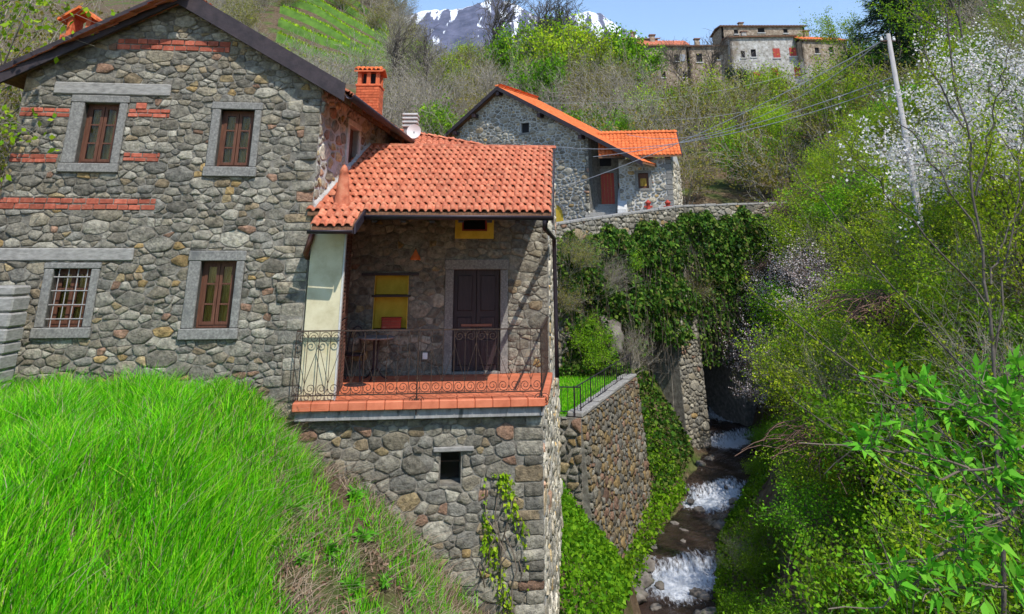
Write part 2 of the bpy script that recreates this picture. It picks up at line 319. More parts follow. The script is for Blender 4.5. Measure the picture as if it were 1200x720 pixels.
def ground_hit(px, py, y0=3.0, y1=200.0):
    d = ray(px, py); ys = np.linspace(y0, y1, 3000)
    f = d.z / d.y * ys - height(d.x / d.y * ys, ys)
    i = int(np.argmax(f < 0)); Y = ys[i]
    return Vector((d.x / d.y * Y, Y, hz(d.x / d.y * Y, Y)))

def axis(parts):
    a = []
    for s, e, st in parts: a.extend(np.arange(s, e, st).tolist())
    return np.array(a + [parts[-1][1]])
gx = axis([(-900, -200, 50), (-200, -60, 7), (-60, -14, 2), (-14, 24, 0.33), (24, 60, 1.0), (60, 200, 7), (200, 900, 50)])
gy = axis([(-40, 0, 2), (0, 56, 0.33), (56, 130, 1.5), (130, 300, 6), (300, 1200, 60)])
GX, GY = np.meshgrid(gx, gy); GZ = height(GX, GY)
nx, ny = len(gx), len(gy)
V = np.stack([GX.ravel(), GY.ravel(), GZ.ravel()], 1)
ii = (np.arange(ny - 1)[:, None] * nx + np.arange(nx - 1)[None]).ravel()
Q = np.stack([ii, ii + 1, ii + 1 + nx, ii + nx], 1)
ground = link('ground', np_mesh('ground', [(V, Q, 0)], [M['ground']]))
ground.data.polygons.foreach_set('use_smooth', [True] * len(ground.data.polygons))
setp(ground, 'brown leaf littered ravine and hillside ground with mossy patches', 'ground', kind='structure')

# ---------------------------------------------------------------- walls of rubble stone
class Wall:
    """vertical plane through A and B (plan points); u runs A to B, v is height, w is outwards"""
    def __init__(s, A, B):
        s.A = Vector((A[0], A[1], 0)); d = Vector((B[0] - A[0], B[1] - A[1], 0)); s.len = d.length
        s.U = d.normalized(); s.N = Vector((s.U.y, -s.U.x, 0))
    def pt(s, u, v, w=0): return s.A + s.U * u + s.N * w + Vector((0, 0, v))
    def uv(s, x, y):
        d = ray(x, y); t = s.A.dot(s.N) / d.dot(s.N); p = d * t
        return ((p - s.A).dot(s.U), p.z)
    def rect(s, l, t, r, b):
        c = [s.uv(l, t), s.uv(r, t), s.uv(r, b), s.uv(l, b)]
        return ((c[0][0] + c[3][0]) / 2, (c[1][0] + c[2][0]) / 2, (c[2][1] + c[3][1]) / 2, (c[0][1] + c[1][1]) / 2)
    def quad(s, q):   # pixel corners tl tr br bl -> u0 u1 v0 v1
        c = [s.uv(*p) for p in q]
        return ((c[0][0] + c[3][0]) / 2, (c[1][0] + c[2][0]) / 2, (c[2][1] + c[3][1]) / 2, (c[0][1] + c[1][1]) / 2)
    def hexa(s, mb, u0, u1, v0, v1, w0, w1, col=None):
        return mb.hexa([s.pt(u0, v0, w1), s.pt(u1, v0, w1), s.pt(u1, v0, w0), s.pt(u0, v0, w0), s.pt(u0, v1, w1), s.pt(u1, v1, w1), s.pt(u1, v1, w0), s.pt(u0, v1, w0)], col)
    def bx(s, name, mat, parent, u0, u1, v0, v1, w0, w1, bevel=0.0):
        return s.hexa(MB(), u0, u1, v0, v1, w0, w1).build(name, mat, parent, loc=s.pt((u0 + u1) / 2, v0, w0), bevel=bevel)

def clip_half(poly, a, b, c):
    """keep a*u + b*v <= c"""
    out = []
    n = len(poly)
    for i in range(n):
        p, q = poly[i], poly[(i + 1) % n]
        dp = a * p[0] + b * p[1] - c; dq = a * q[0] + b * q[1] - c
        if dp <= 0: out.append(p)
        if (dp < 0 < dq) or (dq < 0 < dp):
            t = dp / (dp - dq); out.append((p[0] + (q[0] - p[0]) * t, p[1] + (q[1] - p[1]) * t))
    return out
def area(p):
    return 0.5 * sum(p[i][0] * p[(i + 1) % len(p)][1] - p[(i + 1) % len(p)][0] * p[i][1] for i in range(len(p)))
def clip_conv(poly, conv, m=0.0):
    n = len(conv)
    for i in range(n):
        p, q = conv[i], conv[(i + 1) % n]
        ex, ey = q[0] - p[0], q[1] - p[1]; l = math.hypot(ex, ey)
        a, b = ey / l, -ex / l
        poly = clip_half(poly, a, b, a * p[0] + b * p[1] - m)
        if len(poly) < 3: return []
    return poly
def rubble(conv, holes, size, rng, aniso=1.8, gap=0.0075, smin=0.4, smax=1.75, minarea=0.0012):
    us = [p[0] for p in conv]; vs = [p[1] for p in conv]
    u0, u1, v0, v1 = min(us) / aniso, max(us) / aniso, min(vs), max(vs)
    pts = np.zeros((0, 2)); rad = np.zeros(0)
    A = (u1 - u0) * (v1 - v0); tries = int(A / (size * size) * 26) + 60
    P = []; R = []
    cand = np.stack([rng.uniform(u0 - size * .4, u1 + size * .4, tries), rng.uniform(v0 - size * .4, v1 + size * .4, tries)], 1)
    rowh = size * 0.92; snap = np.round(cand[:, 1] / rowh) * rowh
    cand[:, 1] = snap + (cand[:, 1] - snap) * 0.55
    cr = size * 0.5 * (smin + (smax - smin) * rng.random(tries) ** 1.5)
    cr[: tries // 5] *= 1.15
    PA = np.zeros((tries, 2)); RA = np.zeros(tries); n = 0
    for i in range(tries):
        if n:
            d = np.hypot(PA[:n, 0] - cand[i, 0], PA[:n, 1] - cand[i, 1])
            if (d < 0.9 * (RA[:n] + cr[i])).any(): continue
        PA[n] = cand[i]; RA[n] = cr[i]; n += 1
    PA = PA[:n]; RA = RA[:n]
    out = []
    for i in range(n):
        p = PA[i]; d2 = ((PA - p) ** 2).sum(1); d2[i] = 1e9
        nb = np.argsort(d2)[:15]
        R_ = size * 1.5
        poly = [(p[0] - R_, p[1] - R_), (p[0] + R_, p[1] - R_), (p[0] + R_, p[1] + R_), (p[0] - R_, p[1] + R_)]
        for j in nb:
            e = PA[j] - p; l2 = d2[j]; l = math.sqrt(l2)
            t = 0.5 + (RA[i] ** 2 - RA[j] ** 2) / (2 * l2)
            a, b = e / l
            poly = clip_half(poly, a, b, a * p[0] + b * p[1] + t * l - gap * (0.5 + 0.5 * rng.random()))
            if len(poly) < 3: break
        if len(poly) < 3: continue
        poly = [(q[0] * aniso, q[1]) for q in poly]
        poly = clip_conv(poly, conv, gap * 0.3)
        if len(poly) < 3: continue
        for (a0, a1, b0, b1) in holes:
            xs = [q[0] for q in poly]; ys = [q[1] for q in poly]
            if max(xs) <= a0 or min(xs) >= a1 or max(ys) <= b0 or min(ys) >= b1: continue
            best = []; ba = 0
            for h in ((1, 0, a0 - gap * .4), (-1, 0, -a1 - gap * .4), (0, 1, b0 - gap * .4), (0, -1, -b1 - gap * .4)):
                c = clip_half(poly, *h)
                if len(c) > 2 and area(c) > ba: ba = area(c); best = c
            poly = best
            if len(poly) < 3: break
        if len(poly) < 3 or area(poly) < minarea: continue
        # drop near-duplicate points, then cut the corners
        poly = [(p_[0] + rng.normal(0, size * .018), p_[1] + rng.normal(0, size * .018)) for p_ in poly]
        q = [poly[k] for k in range(len(poly)) if math.hypot(poly[k][0] - poly[k - 1][0], poly[k][1] - poly[k - 1][1]) > size * 0.06]
        if len(q) < 3: continue
        ch = []
        for k in range(len(q)):
            a, b = q[k], q[(k + 1) % len(q)]; f = rng.uniform(0.05, 0.17)
            ch += [(a[0] + (b[0] - a[0]) * f, a[1] + (b[1] - a[1]) * f), (b[0] - (b[0] - a[0]) * f, b[1] - (b[1] - a[1]) * f)]
        out.append(ch)
    return out
GREY = [(0.29, 0.262, 0.21), (0.33, 0.302, 0.245), (0.38, 0.35, 0.285), (0.24, 0.22, 0.18), (0.33, 0.288, 0.215), (0.44, 0.408, 0.335), (0.28, 0.264, 0.228)]
WARM = [(0.42, 0.29, 0.13), (0.36, 0.28, 0.18), (0.36, 0.22, 0.15), (0.44, 0.34, 0.19)]
def stone_geom(wall, poly, rng, h, w0=-0.02):
    n = len(poly); c = np.mean(poly, 0); tu, tv = rng.normal(0, 0.16, 2)
    vs = []; f = []
    s1 = rng.uniform(0.84, 0.93)
    ext = max(max(p[0] for p in poly) - min(p[0] for p in poly), 0.01)
    for (s, hh, til) in ((1.0, w0, 0), (0.985, h * 0.72, 0.6), (s1, h, 1)):
        for p in poly:
            du, dv = p[0] - c[0], p[1] - c[1]
            vs.append(wall.pt(c[0] + du * s, c[1] + dv * s, hh + til * (du * tu + dv * tv) * 0.5 + (rng.normal(0, h * 0.11) if til else 0)))
    vs.append(wall.pt(c[0], c[1], h * 1.04))
    for r in range(2):
        for k in range(n): f.append((r*n+k, r*n+(k+1)%n, (r+1)*n+(k+1)%n, (r+1)*n+k))
    for k in range(n): f.append((2*n+k, 2*n+(k+1)%n, 3*n))
    return vs, f, wall.pt(c[0], c[1], 0)
def stone_color(rng, warm=0.1, gain=1.0):
    b = WARM[rng.integers(len(WARM))] if rng.random() < warm else GREY[rng.integers(len(GREY))]
    k = 0.8 * gain * rng.uniform(0.72, 1.3)
    return tuple(float(x * k) for x in b)
class Stones:
    """collects the stones of one building; the 300 largest seen become parts, the rest one stuff part"""
    def __init__(s): s.items = []
    def add(s, wall, polys, rng, h=(0.008, 0.03), warm=0.1, gain=1.0, part=None):
        for p in polys:
            vs, f, c = stone_geom(wall, p, rng, rng.uniform(*h))
            view = (Vector((0, 0, 0)) - c).normalized(); vis = max(0.0, view.dot(wall.N))
            px = project(c); on = (-20 < px[0] < 1220 and -20 < px[1] < 740)
            s.items.append((area(p) * vis / max(1, c.length) ** 2 if on else 0, vs, f, stone_color(rng, warm, gain), c, part))
    def build(s, root, limit=300, name='stone', mat='stone'):
        s.items.sort(key=lambda t: -t[0])
        for it in s.items[:limit]:
            mb = MB(); mb.add(it[1], it[2], it[3]); mb.build(name, M[mat], it[5] or root, loc=it[4], smooth=True, colors=True)
        if len(s.items) > limit:
            mb = MB()
            for it in s.items[limit:]: mb.add(it[1], it[2], it[3])
            mb.build(name + '_infill', M[mat], root, smooth=True, colors=True, kind='stuff')
def wall_sheet(wall, conv, holes, mb, depth=0.35):
    """wall body with openings: front face cut round the holes, reveals, closed rim"""
    us = sorted(set([p[0] for p in conv] + [h[0] for h in holes] + [h[1] for h in holes]))
    vs = sorted(set([p[1] for p in conv] + [h[2] for h in holes] + [h[3] for h in holes]))
    for i in range(len(us) - 1):
        for j in range(len(vs) - 1):
            a0, a1, b0, b1 = us[i], us[i + 1], vs[j], vs[j + 1]
            cu, cv = (a0 + a1) / 2, (b0 + b1) / 2
            if any(h[0] < cu < h[1] and h[2] < cv < h[3] for h in holes): continue
            p = clip_conv([(a0, b0), (a1, b0), (a1, b1), (a0, b1)], conv)
            if len(p) >= 3 and area(p) > 1e-5: mb.add([wall.pt(q[0], q[1]) for q in p], [tuple(range(len(p)))])
    for (a0, a1, b0, b1) in holes:
        c = [(a0, b0), (a1, b0), (a1, b1), (a0, b1)]
        for k in range(4):
            p, q = c[k], c[(k + 1) % 4]
            mb.add([wall.pt(*p), wall.pt(*q), wall.pt(*q, -depth), wall.pt(*p, -depth)], [(0, 1, 2, 3)])
    n = len(conv)
    for k in range(n):
        p, q = conv[k], conv[(k + 1) % n]
        mb.add([wall.pt(*q), wall.pt(*p), wall.pt(*p, -depth), wall.pt(*q, -depth)], [(0, 1, 2, 3)])
    return mb

# ---------------------------------------------------------------- tiled roofs
def tile_mesh(pw, rl, crest=0.045, name='roof_tile', mat=None):
    prof = []
    for k in range(6):
        a = math.pi * k / 5; prof.append((0.37 * pw - 0.37 * pw * math.cos(a), crest * math.sin(a)))
    prof += [(0.87 * pw, -0.004), (1.02 * pw, 0.0)]
    L = rl * 1.14; vs = []; n = len(prof)
    for (x, h) in prof: vs.append((x, 0, h + 0.02))
    for (x, h) in prof: vs.append((x * 0.97 + 0.015 * pw, L, h * 0.92 + 0.004))
    for (x, h) in prof: vs.append((x, 0.004, h + 0.02 - 0.02))
    f = [(k, k + 1, n + k + 1, n + k) for k in range(n - 1)] + [(2 * n + k, 2 * n + k + 1, k + 1, k) for k in range(n - 1)]
    return vs, f
def tile_roof(root, O, E, S, width, length, pw, rl, rng, keep=None, limit=0, mat='tile', mats='tile_many', name='roof_tile', skew=None):
    """rows of curved tiles on the plane O + E*u + S*s"""
    E = Vector(E).normalized(); S = Vector(S).normalized(); N = E.cross(S).normalized(); SK = (skew or S); So = N.cross(E)
    vs, f = tile_mesh(pw, rl)
    me = bpy.data.meshes.new(name); me.from_pydata(vs, [], f); me.polygons.foreach_set('use_smooth', [True] * len(f)); me.materials.append(M[mat])
    cells = []
    nu, ns = int(round(width / pw)), int(math.ceil(length / rl))
    for j in range(ns):
        for i in range(nu):
            if keep is None or keep(i * pw + pw / 2, j * rl + rl / 2): cells.append((i, j))
    inst = cells
    R = Matrix((E, So, N)).transposed().to_4x4()
    rest = MB(); cnt = 0
    order = sorted(cells, key=lambda c: ((Vector(O) + E * (c[0] * pw) + SK * (c[1] * rl)).length))
    for (i, j) in order:
        p = Vector(O) + E * (i * pw + rng.normal(0, 0.003)) + SK * (j * rl + rng.normal(0, 0.006)) + N * abs(rng.normal(0, .003))
        rot = R @ Matrix.Rotation(rng.normal(0, 0.012), 4, 'Z') @ Matrix.Rotation(rng.normal(0, 0.011), 4, 'X')
        if cnt < limit:
            o = link(name, me, root, p); o.rotation_euler = rot.to_euler()
        else:
            rest.add([p + rot.to_3x3() @ Vector(v) for v in vs], f)
        cnt += 1
    if rest.v: rest.build(name + '_field', M[mats], root, smooth=True, kind='stuff')
def ridge_caps(root, a, b, r, n, mat, name='ridge_tile'):
    a = Vector(a); b = Vector(b); d = (b - a) / n; e = d.normalized(); side = e.cross(Vector((0, 0, 1))).normalized(); up = side.cross(e)
    for k in range(n):
        mb = MB(); vs = []
        for (t, rr) in ((0, 1.0), (1.08, 0.88)):
            for q in range(7):
                w = math.pi * q / 6
                vs.append(a + d * (k + t) + side * (r * rr * math.cos(w)) + up * (r * rr * math.sin(w) * 0.8))
        mb.add(vs, [(q, q + 1, q + 8, q + 7) for q in range(6)] + [tuple(range(6, -1, -1))])
        mb.build(name, M[mat], root, loc=a + d * k, smooth=True)
def slab(root, name, mat, pts, thick, bevel=0):
    """roof board: polygon pts (ccw seen from above) extruded down"""
    mb = MB(); n = len(pts); dn = Vector((0, 0, -thick))
    pts = [Vector(p) for p in pts]
    mb.add(pts + [p + dn for p in pts], [tuple(range(n)), tuple(range(2 * n - 1, n - 1, -1))] + [(k, n + k, n + (k + 1) % n, (k + 1) % n) for k in range(n)])
    return mb.build(name, M[mat], root)

def quoins(u_edge, sgn, v0, v1, rng, lo=.22, hi=.48):
    """big roughly squared corner stones against a wall end; returns polygons and the boxes they fill"""
    v = v0; P = []; B = []
    while v < v1 - .08:
        h = rng.uniform(.12, .25); l = rng.uniform(lo, hi); a, b = (u_edge - l, u_edge) if sgn > 0 else (u_edge, u_edge + l); t = min(v + h, v1)
        c = [(a, v + .006), (b - .004, v + .006), (b - .004, t - .006), (a, t - .006)]; q = []
        for k in range(4):
            p, n_ = c[k], c[(k + 1) % 4]; f = rng.uniform(.06, .14)
            for g in (f, .5, 1 - f): q.append((p[0] + (n_[0] - p[0]) * g + rng.normal(0, .006), p[1] + (n_[1] - p[1]) * g + rng.normal(0, .005)))
        P.append(q); B.append((a - .004, b + .02, v, t)); v = t
    return P, B
# ================================================================ main gabled house
rs = np.random.default_rng(5)
C2 = Vector((-3.41, 12.8, 0)); fdir = Vector((math.cos(math.radians(7)), math.sin(math.radians(7)), 0))
FW = Wall(C2 - fdir * 6.0, C2)                                   # facade plane, u up to 6 at the corner
uL = FW.uv(16, 160)[0]
zBase = -3.4
SWB = Vector((-3.41 + 0.075 * 6.4, 19.2, 0))
SW = Wall(C2, SWB)                                              # side wall, outward to the right
apex = FW.uv(213, 3); eR = FW.uv(374, 100); eL = FW.uv(24, 84)
house = thing('stone_house', 'grey rubble stone house with dark verge boards and four framed gable windows', 'house', (-6.0, 12.5, -2.0))
fac = [(uL, zBase), (6.0, zBase), (6.0, eR[1]), (apex[0], apex[1]), (uL, eL[1])]
Wn = {  # outer frame (tl tr br bl pixels), opening (tl tr br bl)
    'a': ([(86, 112), (152, 113), (138, 203), (70, 202)], [(99, 121), (141, 121), (130, 192), (89, 192)]),
    'b': ([(250, 120), (309, 121), (298, 208), (240, 207)], [(258, 129), (299, 129), (292, 196), (253, 196)]),
    'c': ([(53, 308), (118, 308), (106, 397), (40, 396)], [(62, 315), (107, 315), (98, 384), (54, 384)]),
    'd': ([(223, 294), (289, 294), (277, 398), (211, 398)], [(235, 306), (277, 306), (270, 385), (228, 385)]),
}
holes = []; wins = {}
for k, (fo, op) in Wn.items():
    F_ = FW.quad(fo); O_ = FW.quad(op); wins[k] = (F_, O_); holes.append(O_)
bodies = MB(); wall_sheet(FW, fac, holes, bodies)
gable = bodies.build('gable_wall', M['mortar'], house)
def stone_frame(wall, root, F_, O_, mat='granite', proud=0.045, deep=0.16, sill=None):
    u0, u1, v0, v1 = F_; a0, a1, b0, b1 = O_
    wall.bx('lintel', M[mat], root, u0 - 0.015, u1 + 0.015, b1, v1, -deep, proud + 0.004, 0.012)
    wall.bx('jamb', M[mat], root, u0, a0, b0 + 0.003, b1 - 0.003, -deep, proud, 0.012)
    wall.bx('jamb', M[mat], root, a1, u1, b0 + 0.003, b1 - 0.003, -deep, proud, 0.012)
    wall.bx('sill', M[mat], root, u0 - 0.02, u1 + 0.02, v0, b0, -deep, proud + 0.03, 0.012)
def casement(wall, root, O_, rows=3, d=-0.13):
    a0, a1, b0, b1 = O_; fw = 0.045
    m = MB()
    wall.hexa(m, a0, a0 + fw, b0, b1, d - 0.06, d); wall.hexa(m, a1 - fw, a1, b0, b1, d - 0.06, d)
    wall.hexa(m, a0 + fw, a1 - fw, b1 - fw, b1, d - 0.06, d - 0.001); wall.hexa(m, a0 + fw, a1 - fw, b0, b0 + fw, d - 0.06, d - 0.001)
    m.build('window_frame', M['wood'], root)
    mid = (a0 + a1) / 2
    for (c0, c1) in ((a0 + fw, mid - 0.006), (mid + 0.006, a1 - fw)):
        m = MB(); t = 0.048; e = d + 0.012
        wall.hexa(m, c0, c0 + t, b0 + fw, b1 - fw, e - 0.05, e); wall.hexa(m, c1 - t, c1, b0 + fw, b1 - fw, e - 0.05, e)
        ys = [b0 + fw + (b1 - b0 - 2 * fw) * i / rows for i in range(rows + 1)]
        for i, yy in enumerate(ys):
            hh = t if i in (0, rows) else 0.026
            lo = yy if i == 0 else yy - (hh if i == rows else hh / 2)
            wall.hexa(m, c0 + t, c1 - t, lo, lo + hh, e - 0.045, e - 0.002)
        s = m.build('casement', M['wood'], root)
        for i in range(rows):
            wall.bx('pane', M['glass'], root, c0 + t * 0.6, c1 - t * 0.6, ys[i] + 0.012, ys[i + 1] - 0.012, e - 0.03, e - 0.024)
    # wavy curtain behind the panes
    m = MB(); n = 26; vs = []
    for i in range(n + 1):
        u = a0 + 0.02 + (a1 - a0 - 0.04) * i / n
        w_ = d - 0.075 + 0.014 * math.sin(i * 1.9) + (0.02 if abs(i - n / 2) < 1 else 0)
        vs += [wall.pt(u, b0, w_), wall.pt(u, b1, w_)]
    m.add(vs, [(2 * i, 2 * i + 2, 2 * i + 3, 2 * i + 1) for i in range(n)])
    m.build('curtain', M['curtain'], root, smooth=True)
    wall.bx('dark_room_sheet', M['dark'], root, a0 - 0.02, a1 + 0.02, b0 - 0.02, b1 + 0.02, d - 0.24, d - 0.2)  # near-black sheet stands in for the unlit room, stops light leaking through
for k in 'abcd':
    F_, O_ = wins[k]
    wr = link('window', None, house, FW.pt((O_[0] + O_[1]) / 2, O_[2], 0)); wr.empty_display_size = 0.1
    stone_frame(FW, wr, F_, O_)
    casement(FW, wr, O_)
    if k == 'c':
        wr['label'] = 'window behind a pale iron grille'
        for i in range(4):
            u = O_[0] + (O_[1] - O_[0]) * (i + 0.5) / 4
            MB().tube([FW.pt(u, O_[2], -0.02), FW.pt(u, O_[3], -0.02)], 0.008, 5).build('grille_bar', M['pole'], wr)
        for i in range(4):
            v = O_[2] + (O_[3] - O_[2]) * (i + 0.6) / 4.2
            MB().tube([FW.pt(O_[0], v, -0.008), FW.pt(O_[1], v, -0.008)], 0.008, 5).build('grille_bar', M['pole'], wr)
occ = [w[0] for w in wins.values()]
# long stone lintels
for (l, t, r, b) in ((64, 98, 201, 112), (-20, 291, 157, 306)):
    u0, u1, v0, v1 = FW.rect(l, t, r, b); u0 = max(u0, uL + 0.01)
    FW.bx('stone_beam', M['lintel'], gable, u0, u1, v0, v1, -0.05, 0.05, 0.018); occ.append((u0, u1, v0, v1))
# brick courses
bm0 = {}
for (l, t, r, b, n) in ((138, 47, 270, 60, 2), (24, 126, 82, 137, 2), (151, 128, 199, 138, 2), (160, 121, 172, 128, 1), (12, 180, 70, 191, 2), (145, 179, 187, 190, 2), (-10, 232, 182, 246, 2)):
    u0, u1, v0, v1 = FW.rect(l, t, r, b); u0 = max(u0, uL + 0.01)
    occ.append((u0 - .004, u1 + .004, v0 - .004, v1 + .004))
    for j in range(n):
        hh = (v1 - v0) / n; u = u0 - (0.09 if j % 2 else 0)
        while u < u1 - 0.03:
            ln = rs.uniform(0.17, 0.24); a = max(u, u0); e = min(u + ln - 0.014, u1)
            if e - a > 0.035:
                jv = rs.normal(0, .004, 2); FW.bx('brick', M['brick'], gable, a, e, v0 + j * hh + 0.006 + jv[0], v0 + (j + 1) * hh - 0.01 + jv[1], -0.03, 0.008 + rs.uniform(0, 0.026), 0.007)
            u += ln
st = Stones()
qp, qb = quoins(6.0, 1, zBase + .8, eR[1] - .1, rs); occ += qb
st.add(FW, qp, rs, part=gable, warm=.2)
st.add(FW, rubble(fac, occ, 0.134, rs), rs, part=gable)
# quoins and side wall (sunlit, partly limed)
sTop = eR[1] - 0.06; sideH = [(0, zBase), (SW.len, zBase), (SW.len, sTop), (0, sTop)]
sw_win = SW.quad([(409, 152), (422, 150), (415, 195), (404, 198)]); sw_fr = (sw_win[0] - 0.14, sw_win[1] + 0.12, sw_win[2] - 0.16, sw_win[3] + 0.12)
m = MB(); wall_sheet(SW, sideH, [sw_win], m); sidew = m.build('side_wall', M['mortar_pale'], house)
wr = link('window', None, house, SW.pt(sw_win[0], sw_win[2], 0)); wr.empty_display_size = 0.1; wr['label'] = 'narrow side window in a pale stone frame'
stone_frame(SW, wr, sw_fr, sw_win, 'white_stone'); SW.bx('blind', M['wood'], wr, sw_win[0], sw_win[1], sw_win[2], sw_win[3], -0.14, -0.1)
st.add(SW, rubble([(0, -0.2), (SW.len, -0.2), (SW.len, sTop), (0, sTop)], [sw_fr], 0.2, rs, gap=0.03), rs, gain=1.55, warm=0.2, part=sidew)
st.build(house)
# back and left closing walls, roof
LB = FW.pt(uL, 0) + Vector((0.0, 6.0, 0))
m = MB(); wl = Wall(LB, FW.pt(uL, 0)); wall_sheet(wl, [(0, zBase), (wl.len, zBase), (wl.len, eL[1]), (0, eL[1])], [], m, .01); m.build('left_wall', M['mortar'], house)
bw = Wall(SWB, LB); m = MB(); wall_sheet(bw, [(0, zBase), (bw.len, zBase), (bw.len, eL[1]), (bw.len / 2, apex[1]), (0, eR[1])], [], m); m.build('rear_wall', M['mortar'], house)
ov = 0.22      # verge overhang
dY = Vector((0, 1, 0))
A0 = FW.pt(apex[0], apex[1] + 0.06, ov)
def slope_pt(px, py, over):   # point on the facade plane, moved out to the verge
    u, v = FW.uv(px, py); return FW.pt(u, v, over)
ER = FW.pt(6.0 + 0.42, 0, ov); ER.z = A0.z - (6.42 - apex[0]) * (apex[1] - eR[1]) / (6.0 - apex[0])
EL = FW.pt(uL - 0.35, 0, ov); EL.z = A0.z - (apex[0] - uL + 0.35) * (apex[1] - eL[1]) / (apex[0] - uL)
RB = 7.0
back = Vector((0.075 * RB, RB, 0)); backL = Vector((0, RB, 0)); backA = (back + backL) / 2
roof = link('roof', None, house, A0); roof.empty_display_size = 0.2
slab(roof, 'roof_board', 'soffit', [A0, EL, EL + backL, A0 + backA], 0.07)
slab(roof, 'roof_board', 'soffit', [ER, A0, A0 + backA, ER + back], 0.07)
for (p, q) in ((A0, ER), (A0, EL)):
    o1 = FW.N * 0.035; d = (q - p).normalized(); nn = Vector((0, 0, 1))
    m = MB(); m.hexa([p + o1 - nn * .16, q + o1 - nn * .16, q - FW.N * .03 - nn * .16, p - FW.N * .03 - nn * .16, p + o1 + nn * .16, q + o1 + nn * .16, q - FW.N * .03 + nn * .16, p - FW.N * .03 + nn * .16])
    m.build('verge_board', M['verge'], roof)
for (o_, e_, top, bk, w_) in ((ER, back, A0, backA, 1), (EL + backL, -backL, A0 + backA, -backA, 0)):
    e_n = e_.normalized(); s_ = (top - o_); s_ = (s_ - e_n * s_.dot(e_n))
    tile_roof(roof, o_ + Vector((0, 0, 0.02)) - s_.normalized() * 0.05, e_n, s_, e_.length, s_.length, 0.16, 0.34, rs)
ridge_caps(roof, A0 + Vector((0, 0, 0.03)), A0 + backA + Vector((0, 0, 0.03)), 0.12, 18, 'tile')
# rafters under the right eave, gutter and spout
for k in range(9):
    p = ER + back * ((k + 0.6) / 9.5) + Vector((0, 0, -0.07)); q = p + (A0 - ER).normalized() * 0.55
    m = MB(); e_n = back.normalized() * 0.04; dz = Vector((0, 0, -0.09))
    m.hexa([p - e_n + dz, p + e_n + dz, q + e_n + dz, q - e_n + dz, p - e_n, p + e_n, q + e_n, q - e_n]); m.build('rafter', M['soffit'], roof)
def gutter(root, a, b, r=0.07, name='gutter', mat='dark_metal'):
    a = Vector(a); b = Vector(b); e = (b - a).normalized(); side = e.cross(Vector((0, 0, 1))).normalized(); vs = []
    for p in (a, b):
        for rr in (r, r * 0.86):
            for q in range(9):
                w = math.pi * q / 8; vs.append(p + side * (rr * math.cos(w)) - Vector((0, 0, 1)) * (rr * math.sin(w)))
    f = []
    for q in range(8): f += [(q, q + 18, q + 19, q + 1), (q + 9, q + 10, q + 28, q + 27), (q, q + 1, q + 10, q + 9), (q + 18, q + 27, q + 28, q + 19)]
    f += [(0, 9, 27, 18), (8, 26, 35, 17)]
    return MB().add(vs, f).build(name, M[mat], root, smooth=True)
go = Vector((0.09, 0, -0.03))
gutter(roof, ER + go, ER + back + go, 0.085)
pe = ER + back * 0.76 + go
MB().tube([pe + Vector((0, 0, -.05)), pe + Vector((-.02, 0, -.3)), pe + Vector((-.25, 0, -.55)), pe + Vector((-.42, 0, -.75)), pe + Vector((-.42, 0, -1.3))], 0.045, 8).build('downpipe', M['copper'], roof, smooth=True)
# ---- chimneys of the main house
def brick_box(root, name, x0, x1, y0, y1, z0, z1, bh, bl, mat='brick_one', skip=None):
    """coursed brick shaft: one joined part of real bricks over a mortar core"""
    m = MB(); k = 0; z = z0
    while z < z1 - 0.01:
        for (ax, fixed, a, b, s) in (('x', y0, x0, x1, -1), ('x', y1, x0, x1, 1), ('y', x0, y0, y1, -1), ('y', x1, y0, y1, 1)):
            u = a - (bl / 2 if k % 2 else 0)
            while u < b - 0.01:
                c0 = max(u, a) + 0.004; c1 = min(u + bl, b) - 0.004
                if c1 > c0:
                    if ax == 'x': m.box((c0, min(fixed, fixed + s * .012), z + .004), (c1, max(fixed, fixed + s * .012), z + bh - .006))
                    else: m.box((min(fixed, fixed + s * .012), c0, z + .004), (max(fixed, fixed + s * .012), c1, z + bh - .006))
                u += bl
        z += bh; k += 1
    m.build(name, M[mat], root, kind='stuff')
def chimney(label, c, w, z0, z1, zt, root):
    ch = link('chimney', None, root, (c[0], c[1], z0)); ch.empty_display_size = 0.1; ch['label'] = label
    h = w / 2; x0, x1, y0, y1 = c[0] - h, c[0] + h, c[1] - h, c[1] + h
    MB().box((x0 + .004, y0 + .004, z0), (x1 - .004, y1 - .004, z1)).build('shaft', M['brick_one'], ch)
    brick_box(ch, 'brick_courses', x0, x1, y0, y1, z0, z1, 0.065, 0.2)
    MB().box((x0 - .03, y0 - .03, z1), (x1 + .03, y1 + .03, z1 + .05)).build('band', M['brick_one'], ch, bevel=0.008)
    for (px, py) in ((x0 + .05, y0 + .05), (x1 - .05, y0 + .05), (x0 + .05, y1 - .05), (x1 - .05, y1 - .05), ((x0 + x1) / 2, y0 + .04)):
        MB().box((px - .045, py - .035, z1 + .05), (px + .045, py + .035, zt)).build('pillar', M['brick_one'], ch)
    MB().box((x0 + .12, y0 + .12, z1 + .05), (x1 - .12, y1 - .12, zt - .01)).build('flue', M['dark'], ch)
    e = 0.07; rz = 0.15
    slab(ch, 'cap_board', 'brick_one', [(x0 - e, y0 - e, zt + .03), (x1 + e, y0 - e, zt + .03), (x1 + e, c[1], zt + rz), (x0 - e, c[1], zt + rz)], 0.03)
    slab(ch, 'cap_board', 'brick_one', [(x1 + e, y1 + e, zt + .03), (x0 - e, y1 + e, zt + .03), (x0 - e, c[1], zt + rz), (x1 + e, c[1], zt + rz)], 0.03)
    s_ = Vector((0, h + e, rz - .03))
    tile_roof(ch, (x0 - e, y0 - e, zt + .035), (1, 0, 0), s_, w + 2 * e, s_.length, 0.105, 0.2, rs, mats='tile_bright', name='cap_tile')
pc = onY(434, 100, 17.0)
